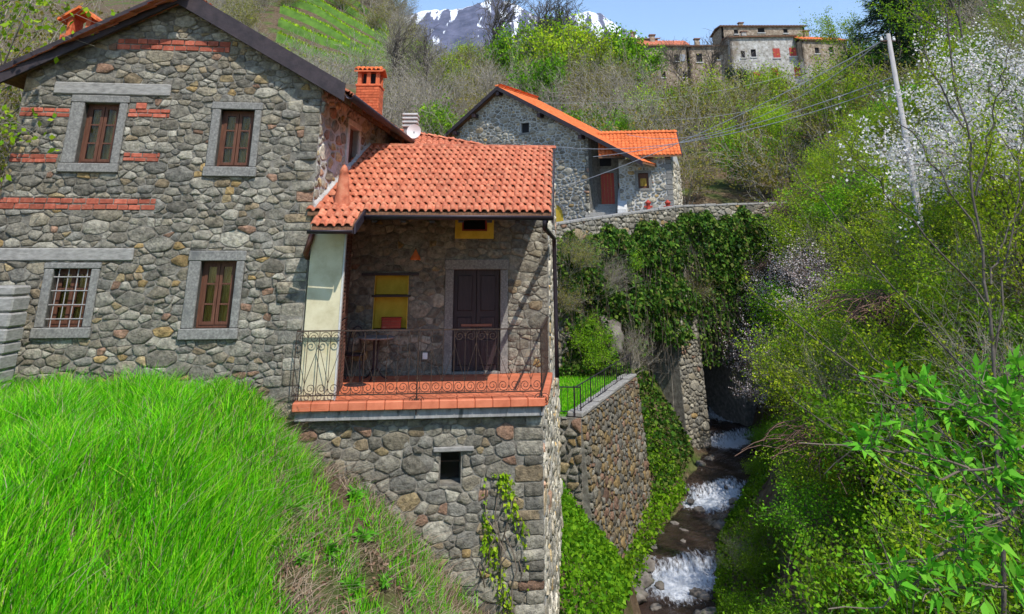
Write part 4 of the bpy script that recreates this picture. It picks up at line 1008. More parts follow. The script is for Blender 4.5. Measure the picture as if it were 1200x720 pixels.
# arched cellar door with a fan of voussoirs
ad = link('arched_door', None, h2, G.pt((aw[0] + aw[1]) / 2, aw[2], 0)); ad['label'] = 'low arched cellar door of orange wood'
cu, cr_ = (aw[0] + aw[1]) / 2, (aw[1] - aw[0]) / 2; cv = aw[3] - cr_
vs = [G.pt(aw[0], aw[2] - .6, .03), G.pt(aw[1], aw[2] - .6, .03)] + [G.pt(cu + cr_ * math.cos(math.pi * k / 10), cv + cr_ * math.sin(math.pi * k / 10), .03) for k in range(11)]
vb_ = [p - G.N * .2 for p in vs]; n_ = len(vs)
MB().add(vs + vb_, [tuple(range(n_)), tuple(range(2 * n_ - 1, n_ - 1, -1))] + [(k, n_ + k, n_ + (k + 1) % n_, (k + 1) % n_) for k in range(n_)]).build('door_leaf', M['yellow'], ad)
for k in range(9):
    a0, a1 = math.pi * (k + .06) / 9, math.pi * (k + .94) / 9; q = []
    for w_ in (-.1, .09):
        for (r_, a_) in ((cr_ * 1.02, a0), (cr_ * 1.3, a0), (cr_ * 1.3, a1), (cr_ * 1.02, a1)): q.append(G.pt(cu + r_ * math.cos(a_), cv + r_ * math.sin(a_), w_))
    MB().hexa(q).build('voussoir', M['granite'], ad)
# recess with door, annexe
RC = GB + G.N * -1.6 + G.U * 0.1
AF = onY(727, 240, 45.2); AR = onY(789, 240, 44.6); AS = AR + Vector((1.5, 4.2, 0))
RCW = Wall(GB - G.N * 1.5, AF + Vector((0.3, 1.4, 0))); AFW = Wall(AF, AR); ASW = Wall(AR, AS)
zt2 = AFW.uv(760, 186)[1]
rd = RCW.quad([(701, 203), (720, 203), (720, 240), (700, 240)])
m = MB(); wall_sheet(RCW, [(-.2, zb2), (RCW.len + .3, zb2), (RCW.len + .3, zt2 + 1.2), (-.2, zt2 + 1.2)], [rd], m, .3); m.build('recess_wall', M['mortar'], h2)
rdo = link('red_door', None, h2, RCW.pt((rd[0] + rd[1]) / 2, rd[2], 0)); rdo['label'] = 'red plank door at the head of the steps'
for k in range(5):
    w_ = (rd[1] - rd[0]) / 5; RCW.bx('plank', M['red_paint'], rdo, rd[0] + k * w_ + .008, rd[0] + (k + 1) * w_ - .008, rd[2], rd[3], -.2, -.12)
RCW.bx('lintel', M['granite'], rdo, rd[0] - .25, rd[1] + .25, rd[3], rd[3] + .25, -.1, .06); RCW.bx('jamb', M['granite'], rdo, rd[0] - .22, rd[0], rd[2], rd[3] - .005, -.1, .05); RCW.bx('jamb', M['granite'], rdo, rd[1], rd[1] + .22, rd[2], rd[3] - .005, -.1, .05)
tw = RCW.quad([(702, 184), (716, 184), (716, 195), (702, 195)]); RCW.bx('upper_window', M['dark'], h2, *tw, .0, .04)
ret = Wall(GB, GB - G.N * 1.5); m = MB(); wall_sheet(ret, [(0, zb2), (ret.len, zb2), (ret.len, re_[1] - .3), (0, re_[1])], [], m, .3); m.build('return_wall', M['mortar'], h2)
awn = AFW.quad([(748, 203), (760, 203), (760, 221), (748, 221)])
m = MB(); wall_sheet(AFW, [(0, zb2), (AFW.len, zb2), (AFW.len, zt2), (0, zt2)], [awn], m, .35); m.build('annexe_front', M['mortar_pale'], h2)
afr = (awn[0] - .18, awn[1] + .18, awn[2] - .15, awn[3] + .15)
s2.add(AFW, rubble([(0, zb2 + 1), (AFW.len - .35, zb2 + 1), (AFW.len - .35, zt2), (0, zt2)], [afr], .22, r2, gap=.04), r2, h=(.03, .07), gain=1.5, warm=.05)
wa = link('window', None, h2, AFW.pt(awn[0], awn[2], 0)); stone_frame(AFW, wa, afr, awn); AFW.bx('blind', M['wood'], wa, awn[0], awn[1], awn[2], awn[3], -.16, -.12)
AFW.bx('curtain', M['curtain'], wa, awn[0] + .12, awn[1] - .12, awn[2] + .15, awn[2] + .6, -.12, -.11)
m = MB(); wall_sheet(ASW, [(0, zb2), (ASW.len, zb2), (ASW.len, zt2), (ASW.len * .5, zt2 + 1.0), (0, zt2)], [], m, .35); m.build('annexe_side', M['mortar_pale'], h2)
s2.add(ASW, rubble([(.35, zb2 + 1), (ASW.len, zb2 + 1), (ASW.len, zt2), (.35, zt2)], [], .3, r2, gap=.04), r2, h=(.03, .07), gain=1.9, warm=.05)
z = zb2 + 1.0; k = 0
while z < zt2 - .1:
    l1, l2 = (.55, .3) if k % 2 else (.3, .55); c = AFW.pt(AFW.len, z, 0)
    AFW.bx('quoin', M['granite'], h2, AFW.len - l1, AFW.len + .05, z + .01, min(z + .3, zt2), -.3, .055, .02); z += .31; k += 1
s2.build(h2, limit=0, name='stone')
# roofs of the second house
sl_r = (ap[1] - re_[1]) / (G.len - ap[0]); oh = .55
A2 = G.pt(ap[0], ap[1] + .12, oh); uE = G.uv(757, 186)[0]
E2 = G.pt(uE, ap[1] + .12 - sl_r * (uE - ap[0]), oh); E1 = G.pt(-1.0, 0, oh); E1.z = ap[1] + .12 - (ap[0] + 1.0) * (ap[1] - le[1]) / ap[0]
bk2 = -G.N * 5.0
rf2 = link('main_roof', None, h2, A2)
slab(rf2, 'roof_board', 'soffit', [A2, E1, E1 + bk2, A2 + bk2], .1); slab(rf2, 'roof_board', 'soffit', [E2, A2, A2 + bk2, E2 + bk2], .1)
for (p, q) in ((A2, E2), (A2, E1)):
    nn = Vector((0, 0, 1)); o1 = G.N * .05
    MB().hexa([p + o1 - nn * .22, q + o1 - nn * .22, q - G.N * .05 - nn * .22, p - G.N * .05 - nn * .22, p + o1 + nn * .06, q + o1 + nn * .06, q - G.N * .05 + nn * .06, p - G.N * .05 + nn * .06]).build('verge_board', M['verge'], rf2)
e_n = bk2.normalized(); s_ = A2 - E2; s_ = s_ - e_n * s_.dot(e_n)
tile_roof(rf2, E2 + Vector((0, 0, .02)), e_n, s_, bk2.length, s_.length, .24, .42, r2, mats='tile_bright')
s_ = A2 - E1; s_ = s_ - e_n * s_.dot(e_n)
tile_roof(rf2, E1 + bk2 + Vector((0, 0, .02)), -e_n, s_, bk2.length, s_.length, .24, .42, r2, mats='tile_bright')
ridge_caps(rf2, A2 + Vector((0, 0, .05)), A2 + bk2 + Vector((0, 0, .05)), .16, 16, 'tile_bright')
for k in range(5):       # purlin ends under the verge
    u = (0.4, ap[0] * .5, ap[0], (ap[0] + G.len) / 2, G.len - .3)[k]; v = (ap[1] - abs(u - ap[0]) * (sl_r if u > ap[0] else (ap[1] - le[1]) / ap[0])) - .3
    G.bx('purlin', M['dark_wood'], rf2, u - .12, u + .12, v - .14, v + .1, -.1, oh + .0)
ra = link('annexe_roof', None, h2, AF)
a0_ = onY(752, 183, 44.3); a1_ = onY(799, 181.5, 44.0); rdg = 2.3
eA = (a1_ - a0_); eA.z = 0; eAn = eA.normalized(); nA = Vector((-eAn.y, eAn.x, 0)); sA = nA * 2.35 + Vector((0, 0, onY(800, 156, 46.4).z - a1_.z))
a00 = a0_ - eAn * 2.6
slab(ra, 'roof_board', 'soffit', [a00, a1_, a1_ + sA, a00 + sA], .1)
slab(ra, 'roof_board', 'soffit', [a00 + sA, a1_ + sA, a1_ + sA + nA * 2.0 - Vector((0, 0, sA.z * .45)), a00 + sA + nA * 2.0 - Vector((0, 0, sA.z * .45))], .1)
tile_roof(ra, a00 + Vector((0, 0, .03)), eAn, sA, (a1_ - a00).length, sA.length, .24, .36, r2, mats='tile_bright')
ridge_caps(ra, a00 + sA + Vector((0, 0, .04)), a1_ + sA + Vector((0, 0, .04)), .14, 14, 'tile_bright')
MB().hexa([a1_ + Vector((0, 0, -.16)), a1_ + eAn * .06 + Vector((0, 0, -.16)), a1_ + eAn * .06 + sA + Vector((0, 0, -.16)), a1_ + sA + Vector((0, 0, -.16)), a1_ + Vector((0, 0, .06)), a1_ + eAn * .06 + Vector((0, 0, .06)), a1_ + eAn * .06 + sA + Vector((0, 0, .06)), a1_ + sA + Vector((0, 0, .06))]).build('verge_board', M['verge'], ra)
# steps with a slanting limed cheek wall
stp = link('entrance_steps', None, h2, RCW.pt(rd[0], rd[2], 0))
for k in range(6): RCW.bx('step', M['lintel'], stp, rd[0] - .7, rd[1] + .15, rd[2] - (k + 1) * .18, rd[2] - k * .18 - .006, .01, .5 + k * .3, .015)
ckw = Wall(RCW.pt(rd[1] + .2, 0, 2.3), RCW.pt(rd[1] + .2, 0, .1))
cz = rd[2]
MB().hexa([RCW.pt(rd[1] + .2, cz - 1.4, 2.4), RCW.pt(rd[1] + .85, cz - 1.4, 2.4), RCW.pt(rd[1] + .85, cz - 1.4, .2), RCW.pt(rd[1] + .2, cz - 1.4, .2),
           RCW.pt(rd[1] + .25, cz - .4, 2.3), RCW.pt(rd[1] + .8, cz - .4, 2.3), RCW.pt(rd[1] + .8, cz + .95, .2), RCW.pt(rd[1] + .25, cz + .95, .2)]).build('cheek_wall', M['white_stone'], stp, bevel=.04)
pp = RCW.pt(rd[1] + .5, cz + .95, .3)
fpot = thing('flower_pot', 'terracotta flower pot on the cheek wall beside the red door', 'pot', pp)
lathe([(.14, 0), (.2, .28), (.22, .3), (.17, .3), (.0, .26)], pp).build('pot', M['tile_bright'], fpot, smooth=True)

# ================================================================ overgrown bridge with parapet
bp0, bp1, bp2 = onY(640, 266, 33.5), onY(800, 243, 41.5), onY(945, 238, 46.0)
br = thing('stone_bridge', 'old stone road bridge with low parapet, half buried under ivy', 'bridge', (8, 41, -8))
B1 = Wall(bp0, bp1); B2 = Wall(bp1, bp2)
sb = Stones()
for (w_, z0_, z1_, nm_) in ((B1, bp0.z, bp1.z, 'parapet'), (B2, bp1.z, bp2.z, 'parapet')):
    pg = [(0, z0_ - 1.0), (w_.len, z1_ - 1.0), (w_.len, z1_), (0, z0_)]
    m = MB(); wall_sheet(w_, pg, [], m, .4); m.build(nm_, M['mortar'], br)
    sb.add(w_, rubble(pg, [], .26, r2, gap=.03), r2, h=(.03, .07), gain=1.1, warm=.1)
    m = MB(); n_ = int(w_.len / .8)
    for k in range(n_):
        a, b = k / n_, (k + 1) / n_ - .004; za, zb_ = z0_ + (z1_ - z0_) * a, z0_ + (z1_ - z0_) * b
        q = [w_.pt(w_.len * a, za + .002, .06), w_.pt(w_.len * b, zb_ + .002, .06), w_.pt(w_.len * b, zb_ + .002, -.46), w_.pt(w_.len * a, za + .002, -.46)]
        dz = Vector((0, 0, .1 + r2.uniform(0, .04))); MB().hexa(q + [p + dz for p in q]).build('coping_stone', M['lintel'], br, loc=q[0], bevel=.02)
# spandrel walls with two arches and a pier
def arch_wall(w_, u0, u1, ztop0, ztop1, arches, zb_, depth, name):
    m = MB(); n = 60
    def top(u): return ztop0 + (ztop1 - ztop0) * (u - u0) / (u1 - u0)
    def bot(u):
        for (c, r, sp) in arches:
            if abs(u - c) < r: return sp + math.sqrt(max(0, r * r - (u - c) ** 2))
        return zb_
    us = sorted(set([u0 + (u1 - u0) * k / n for k in range(n + 1)] + [c + s * (r - .001) for (c, r, sp) in arches for s in (-1, 1)] + [c + s * (r + .001) for (c, r, sp) in arches for s in (-1, 1)]))
    for a, b in zip(us[:-1], us[1:]):
        f = [w_.pt(a, bot(a), 0), w_.pt(b, bot(b), 0), w_.pt(b, top(b), 0), w_.pt(a, top(a), 0)]; k = [p - w_.N * depth for p in f]
        m.add(f + k, [(0, 1, 2, 3), (7, 6, 5, 4), (4, 5, 1, 0)])
    return m.build(name, M['mortar'], br)
uP = B1.uv(786, 400)[0]; uP2 = B1.len - .02
BX = Wall(B1.pt(0, 0, -.05), B1.pt(B1.len, 0, -.05)); BY = Wall(B2.pt(0, 0, -.05), B2.pt(B2.len + 4, 0, -.05))
arch_wall(BX, 0.0, BX.len, bp0.z - 1, bp1.z - 1, [(uP - 1.35, 1.3, -3.2)], -10.5, 4.0, 'spandrel_wall')
arch_wall(BY, 0.0, BY.len, bp1.z - 1, bp2.z - 1, [(2.0, 1.35, -4.6)], -10.5, 4.0, 'spandrel_wall')
class Slant(Wall):
    def pt(s, u, v, w=0): return Wall.pt(s, u, v, w + .2 + (-1 - v) * .05)
BT = Slant(B1.pt(uP, 0), B1.pt(uP2 + .1, 0)); pgb = [(0, -9.6), (BT.len, -9.6), (BT.len, -1.0), (0, -1.0)]
m = MB(); wall_sheet(BT, pgb, [], m, 1.4); m.build('buttress', M['mortar'], br)
sb.add(BT, rubble(pgb, [], .24, r2, gap=.03), r2, h=(.03, .08), gain=1.05, warm=.08)
sb.add(BX, rubble([(0, -6), (uP - 2.8, -6), (uP - 2.8, bp0.z - .9), (0, bp0.z - .9)], [], .34, r2, gap=.03), r2, h=(.03, .09), gain=.9, warm=.1)
sb.add(BY, rubble([(0, -2.4), (BY.len - .1, -2.4), (BY.len - .1, bp2.z - 1), (0, bp1.z - 1)], [], .34, r2, gap=.03), r2, h=(.03, .09), gain=.9, warm=.1)
sb.build(br, limit=0)
# road surface behind the parapet
dk = MB(); q = [B1.pt(-3, bp0.z - .85, -.4), B1.pt(B1.len, bp1.z - .85, -.4), B2.pt(B2.len + 3, bp2.z - .85, -.4)]; q2 = [p + Vector((-1.3, 3.4, 0)) for p in q]
dk.add(q + q2, [(0, 1, 4, 3), (1, 2, 5, 4)]); rd_ = dk.build('road', M['concrete']); setp(rd_, 'grey village road behind the bridge parapet', 'road', kind='structure')
# short red posts by the parapet
for k, (px, lab) in enumerate(((760, 'left of two short red posts below the annexe window'), (783, 'right of two short red posts near the annexe corner'))):
    b_ = onY(px, 247, 42.8); t_ = thing('red_post', lab, 'post', b_ + Vector((0, 0, -.6)), group='red posts by the parapet')
    lathe([(.1, -.6), (.12, 0), (.15, .06), (.11, .12), (.12, .36), (.17, .4), (.17, .47), (.1, .52), (.05, .58), (0, .6)], b_).build('shaft', M['red_paint'], t_, smooth=True)
    MB().box((b_.x - .24, b_.y - .05, b_.z + .16), (b_.x + .24, b_.y + .05, b_.z + .27)).build('cross_arm', M['red_paint'], t_, bevel=.015)

# ================================================================ retaining wall, fence, garden plot
rw = thing('retaining_wall', 'tall retaining wall of rounded brown stones above the stream', 'wall', (RW_A.x, RW_A.y, -9.5))
RWa = Wall(RW_A, RW_B); zr = -4.6
class Batter(Wall):
    def pt(s, u, v, w=0): return Wall.pt(s, u, v, w + (zr - v) * 0.09)
RWb = Batter(RW_A, RW_B)
pg = [(0, -10.2), (RWb.len, -10.0), (RWb.len, zr), (0, zr)]
m = MB(); wall_sheet(RWb, pg, [], m, .5); m.build('wall_core', M['mortar'], rw)
sr_ = Stones(); sr_.add(RWb, rubble(pg, [], .215, r2, aniso=1.35, gap=.025), r2, h=(.05, .1), warm=.5, gain=.72)
fwl = Wall(RW_A + Vector((-2.6, .2, 0)), RW_A); pgf = [(0, -8.5), (fwl.len, -8.5), (fwl.len, zr), (0, zr)]
m = MB(); wall_sheet(fwl, pgf, [], m, .5); m.build('front_return', M['mortar'], rw)
sr_.add(fwl, rubble([(0, -7), (fwl.len, -7), (fwl.len, zr), (0, zr)], [], .27, r2, aniso=1.4, gap=.035), r2, h=(.05, .1), warm=.4, gain=.8)
sr_.build(rw, 300)
for k in range(16):
    a = RWa.len * k / 16; RWa.bx('coping_stone', M['lintel'], rw, a + .01, a + RWa.len / 16 - .02, zr + .002, zr + .1 + r2.uniform(0, .06), -.45, .05, .03)
fn = thing('garden_fence', 'thin dark metal fence along the top of the retaining wall', 'fence', RW_A)
fh = .82
for (w_, n_) in ((RWa, 26), (fwl, 13)):
    w0_ = -.2
    for (zz) in (zr + .14, zr + fh): MB().tube([w_.pt(.02, zz, w0_), w_.pt(w_.len - .02, zz, w0_)], .02 if zz > zr + .5 else .014, 5).build('rail', M['dark_metal'], fn)
    for k in range(n_ + 1):
        big = k % 6 == 0 or k == n_; MB().tube([w_.pt(w_.len * k / n_, zr + (.0 if big else .14), w0_), w_.pt(w_.len * k / n_, zr + fh + (.04 if big else 0), w0_)], .022 if big else .009, 5).build('post' if big else 'picket', M['dark_metal'], fn)

# ================================================================ stream
def watermat():
    m, t, n, L = new_mat('water')
    out = n.new('ShaderNodeOutputMaterial'); pos = n.new('ShaderNodeNewGeometry').outputs['Position']
    b = n.new('ShaderNodeBsdfPrincipled'); b.inputs['Roughness'].default_value = 0.12; b.inputs['IOR'].default_value = 1.33
    nz = n.new('ShaderNodeTexNoise'); nz.inputs['Scale'].default_value = 1.2; nz.inputs['Detail'].default_value = 5; L.new(pos, nz.inputs['Vector'])
    r = _ramp(n, [(0.35, (0.02, 0.013, 0.01)), (0.65, (0.07, 0.045, 0.035))]); L.new(nz.outputs[0], r.inputs[0]); L.new(r.outputs[0], b.inputs['Base Color'])
    fo = n.new('ShaderNodeBsdfDiffuse'); fo.inputs[0].default_value = (0.66, 0.69, 0.74, 1)
    at = n.new('ShaderNodeAttribute'); at.attribute_name = 'Col'
    mp = n.new('ShaderNodeMapping'); mp.inputs['Scale'].default_value = (3.2, 1.0, 1.6); L.new(pos, mp.inputs[0])
    n2 = n.new('ShaderNodeTexNoise'); n2.inputs['Scale'].default_value = 3.4; n2.inputs['Detail'].default_value = 10; n2.inputs['Roughness'].default_value = 0.75; L.new(mp.outputs[0], n2.inputs['Vector'])
    ad_ = n.new('ShaderNodeMath'); ad_.operation = 'MULTIPLY_ADD'; ad_.inputs[1].default_value = 0.62; L.new(at.outputs['Fac'], ad_.inputs[0]); L.new(n2.outputs[0], ad_.inputs[2])
    r2_ = _ramp(n, [(0.79, (0, 0, 0)), (1.1, (1, 1, 1))]); L.new(ad_.outputs[0], r2_.inputs[0])
    bp = n.new('ShaderNodeBump'); bp.inputs['Strength'].default_value = 0.6; bp.inputs['Distance'].default_value = 0.2; L.new(n2.outputs[0], bp.inputs['Height']); L.new(bp.outputs[0], b.inputs['Normal']); L.new(bp.outputs[0], fo.inputs['Normal'])
    mx = n.new('ShaderNodeMixShader'); L.new(r2_.outputs[0], mx.inputs[0]); L.new(b.outputs[0], mx.inputs[1]); L.new(fo.outputs[0], mx.inputs[2]); L.new(mx.outputs[0], out.inputs[0])
    return m
M['water'] = watermat()
steps = [(onZ(790, 668, -9.7).y, .35, 1.6), (onZ(850, 578, -9.3).y, .4, 1.5), (onZ(860, 518, -8.8).y, .5, .9), (onZ(850, 492, -8.4).y, .5, .9), (onZ(848, 466, -7.9).y, .6, 1.4)]
mb = MB(); ys = np.arange(6, 56, .2); nw = 16
for iy, Y in enumerate(ys):
    xs_, zs_, w_ = stream(Y); w_ = w_ + .35
    for k in range(nw + 1):
        t = k / nw * 2 - 1; X = xs_ + w_ * t
        z_ = zs_ + .05 + .05 * float(noise2(X * 2, Y * 2)) ; fo = 0
        for (sy, sh, ln) in steps:
            yy = Y + .35 * math.sin(X * 2.1 + sy) ; z_ += sh * (float(sstep(sy - .25, sy + .25, yy)) - .5) - 0
            fo = max(fo, math.exp(-((yy - sy + ln * .5) / ln) ** 2))
        for (sy, sh, ln) in steps: z_ += -sh * (float(sstep(-4, 4, Y - sy)) - .5)
        mb.v.append((float(X), float(Y), float(z_ + .1 * fo * float(noise2(X * 4, Y * 4))))); mb.c.append((fo * (1 - .35 * abs(t)),) * 3)
for iy in range(len(ys) - 1):
    for k in range(nw): a = iy * (nw + 1) + k; mb.f.append((a, a + 1, a + nw + 2, a + nw + 1))
wat = mb.build('stream', M['water'], smooth=True, colors=True); setp(wat, 'mountain stream with white cascades over brown stones', 'stream', kind='structure')
# boulders
def rock_mesh(seed, name='boulder'):
    rg = np.random.default_rng(seed); bm = bmesh.new(); bmesh.ops.create_icosphere(bm, subdivisions=3, radius=1.0)
    ph = rg.uniform(0, 6, (6, 3)); am = rg.uniform(.05, .16, 6)
    for v in bm.verts:
        d = v.co.copy(); s_ = 1.0
        for k in range(6): s_ += am[k] * math.sin(3 * d.x * (1 + k * .4) + ph[k, 0]) * math.cos(3 * d.y * (1 + k * .3) + ph[k, 1]) * math.cos(2.5 * d.z * (1 + k * .3) + ph[k, 2])
        v.co = Vector((d.x * s_, d.y * s_ * .85, max(-.5, d.z * s_ * .62)))
    me = bpy.data.meshes.new(name); bm.to_mesh(me); bm.free(); me.materials.append(M['rock']); me.polygons.foreach_set('use_smooth', [True] * len(me.polygons)); return me
rocks = [rock_mesh(s) for s in range(5)]
for k in range(64):
    Y = float(r2.uniform(19, 47)); xs_, zs_, w_ = [float(q) for q in stream(Y)]; t = r2.choice([-1, 1]) * r2.uniform(.72, 1.3) if k < 40 else r2.uniform(-.75, .75)
    s_ = float(r2.uniform(.1, .36)) * (1 if k < 40 else .7); o = link('boulder', rocks[k % 5], None, (xs_ + w_ * t, Y, zs_ + .02)); o.scale = (s_ * r2.uniform(.8, 1.4), s_, s_ * r2.uniform(.7, 1.1)); o.rotation_euler = (0, 0, float(r2.uniform(0, 6)))
    setp(o, 'brown wet boulder lying in or beside the stream bed', 'boulder', 'boulders in the stream')
# ledge at the foot of the retaining wall
for k in range(7):
    p = RWb.pt(RWb.len * (k + .3) / 7, -9.6, .45); o = link('boulder', rocks[k % 5], None, p); o.scale = (.5, .65, .35); o.rotation_euler = (0, 0, k * 1.3); setp(o, 'mossy brown boulder along the foot of the retaining wall', 'boulder', 'boulders under the retaining wall')

# ================================================================ hilltop village
vr = np.random.default_rng(21)
def village_house(label, l, r, yt, yb, Yd, rot, wins, roofmat='tile_many', pitch=.28, depth=6.0, wallmat='village_wall', over=.35, flat=False, warm=False):
    A = onY(l, yb, Yd); B = onY(r, yb, Yd - math.tan(rot) * (onY(r, yb, Yd).x - A.x)); w_ = Wall(A, B); zt_ = w_.uv((l + r) / 2, yt)[1]; zb_ = A.z - 6
    t = thing('village_house', label, 'house', (A + B) / 2)
    hl = [w_.quad([(a, c), (b, c), (b, d), (a, d)]) for (a, c, b, d, kind) in wins]
    m = MB(); wall_sheet(w_, [(0, zb_), (w_.len, zb_), (w_.len, zt_), (0, zt_)], hl, m, .3)
    C_, D_ = B - w_.N * depth, A - w_.N * depth
    for (p, q) in ((B, C_), (C_, D_), (D_, A)):
        ww = Wall(p, q); wall_sheet(ww, [(0, zb_), (ww.len, zb_), (ww.len, zt_), (0, zt_)], [], m, .3)
    m.build('wall', M[wallmat], t)
    for h_, spec in zip(hl, wins):
        wo_ = link('window', None, t, w_.pt(h_[0], h_[2], 0)); w_.bx('pane', M['dark'], wo_, h_[0], h_[1], h_[2], h_[3], -.25, -.2)
        w_.bx('sill', M['white_stone'], wo_, h_[0] - .12, h_[1] + .12, h_[2] - .14, h_[2], -.1, .12)
        if spec[4] == 'red':
            mid = (h_[0] + h_[1]) / 2
            for (a, b) in ((h_[0], mid - .01), (mid + .01, h_[1])): w_.bx('shutter', M['red_paint'], wo_, a, b, h_[2], h_[3], -.02, .05)
        if spec[4] == 'pale':
            w_.bx('shutter', M['grey_plastic'], wo_, h_[1] + .05, h_[1] + .9, h_[2], h_[3], .01, .06)
    rr = link('roof', None, t, w_.pt(0, zt_, over))
    a0, a1 = w_.pt(-over, zt_ + .02, over), w_.pt(w_.len + over, zt_ + .02, over); s_ = -w_.N * (depth / 2 + over) + Vector((0, 0, (depth / 2 + over) * pitch)); r0 = a0 + s_; r1 = a1 + s_; s2_ = -w_.N * (depth / 2 + over) - Vector((0, 0, (depth / 2 + over) * pitch))
    slab(rr, 'roof_board', 'soffit', [a0, a1, r1, r0], .14); slab(rr, 'roof_board', 'soffit', [r0, r1, r1 + s2_, r0 + s2_], .14)
    tile_roof(rr, a0 + Vector((0, 0, .03)), a1 - a0, s_, (a1 - a0).length, s_.length, .5, .7, vr, mats=roofmat)
    cx_ = w_.pt(w_.len * .3, zt_ + (depth / 2) * pitch - .3, -depth * .45); MB().box((cx_.x - .35, cx_.y - .3, cx_.z), (cx_.x + .35, cx_.y + .3, cx_.z + 1.3)).build('chimney_stack', M[wallmat], t); MB().box((cx_.x - .5, cx_.y - .45, cx_.z + 1.3), (cx_.x + .5, cx_.y + .45, cx_.z + 1.45)).build('chimney_cap', M['old_tile'], t)
    return t, w_, zt_
village_house('round cornered village house with grey shuttered window and low red roof', 756, 811, 54, 118, 104, .0, [(790, 64, 796, 72, 'pale'), (765, 66, 769, 74, 'x'), (775, 84, 780, 91, 'x'), (800, 84, 804, 91, 'x')], roofmat='tile_many', pitch=.5, depth=5)
village_house('low village building wedged between the round cornered house and the long block', 812, 862, 54, 118, 108, .05, [(816, 63, 823, 73, 'x'), (838, 62, 843, 70, 'x'), (850, 80, 855, 88, 'x')], wallmat='village_wall', roofmat='old_tile')
village_house('tall brown upper storey block on the ridge skyline', 848, 946, 31, 60, 118, .0, [(888, 33, 896, 38.5, 'x'), (860, 35, 865, 40, 'x'), (918, 34, 923, 39, 'x')], wallmat='village_wall', pitch=.12, roofmat='old_tile')
village_house('pale village house with four red shuttered windows', 862, 941, 43, 118, 106, .05, [(906, 57, 914, 68, 'red'), (925, 56, 933, 66, 'red'), (905, 80, 912, 91, 'red'), (931, 79, 938, 90, 'red'), (879, 85, 891, 94, 'red'), (880, 58, 886, 67, 'x'), (868, 60, 873, 68, 'x')], wallmat='village_lime', pitch=.18, roofmat='old_tile')
village_house('village house with bright orange roof beside the dark conifer', 946, 1000, 48, 100, 104, -.12, [(955, 56, 960, 63, 'x'), (972, 55, 977, 62, 'x')], roofmat='tile_bright', pitch=.42, depth=5, wallmat='village_wall')
village_house('small orange roofed house high at the top right among trees', 1105, 1150, 8, 60, 84, .1, [], roofmat='tile_bright', pitch=.5, depth=6)
village_house('dim village house at the left end of the ridge, behind ivy', 738, 775, 46, 110, 116, .0, [(746, 58, 751, 66, 'x')], wallmat='village_wall', pitch=.3)

# ================================================================ utility pole and cables
pb, ptop = onY(1073, 212, 28.0), onY(1038, 40, 28.0)
pole = thing('utility_pole', 'tall grey concrete utility pole on the right bank', 'pole', (ptop.x, ptop.y, -6))
ptop.x = (ptop.x + pb.x) / 2; 
MB().tube([(ptop.x, ptop.y, -6.5), (ptop.x, ptop.y, 0), (ptop.x, ptop.y, ptop.z)], [.16, .13, .085], 10).build('shaft', M['pole'], pole, smooth=True)
MB().tube([(ptop.x - .35, ptop.y, ptop.z - .3), (ptop.x + .25, ptop.y, ptop.z - .3)], .04, 6).build('cross_arm', M['iron'], pole)
for s_ in (-.3, .2): lathe([(.05, 0), (.06, .06), (.04, .1), (.06, .14), (0, .18)], (ptop.x + s_, ptop.y, ptop.z - .28), 8).build('insulator', M['white'], pole)
def cable(label, a, b, sag, r=.018):
    a = Vector(a); b = Vector(b); pts = [a.lerp(b, k / 24) + Vector((0, 0, -sag * 4 * (k / 24) * (1 - k / 24))) for k in range(25)]
    o = MB().tube(pts, r * .8, 5).build('cable', M['cable'], loc=(a + b) / 2); setp(o, label, 'cable', 'overhead cables from the pole')
tp_ = Vector((ptop.x, ptop.y, ptop.z - .15))
cable('cable from the pole top falling past the red door', tp_, onY(640, 226, 44.0), .5, .024)
cable('cable from the pole to the ridge end of the orange annexe roof', tp_ - Vector((0, 0, 1.6)), onY(695, 184, 44.5), .5, .022)
cable('slack cable just under the annexe cable', tp_ - Vector((0, 0, 1.9)), onY(650, 172, 46.5), 1.0, .02)
cable('cable from the pole top sagging over the annexe roof', tp_ + Vector((-.1, 0, .0)), onY(735, 158, 46.0), 1.6, .02)
cable('thin cable high across the brown hillside', onY(745, 140, 60), onY(1000, 88, 60), 1.2, .02)
cable('upper thin cable high across the brown hillside', onY(590, 118, 62), onY(960, 78, 66), 1.4, .02)

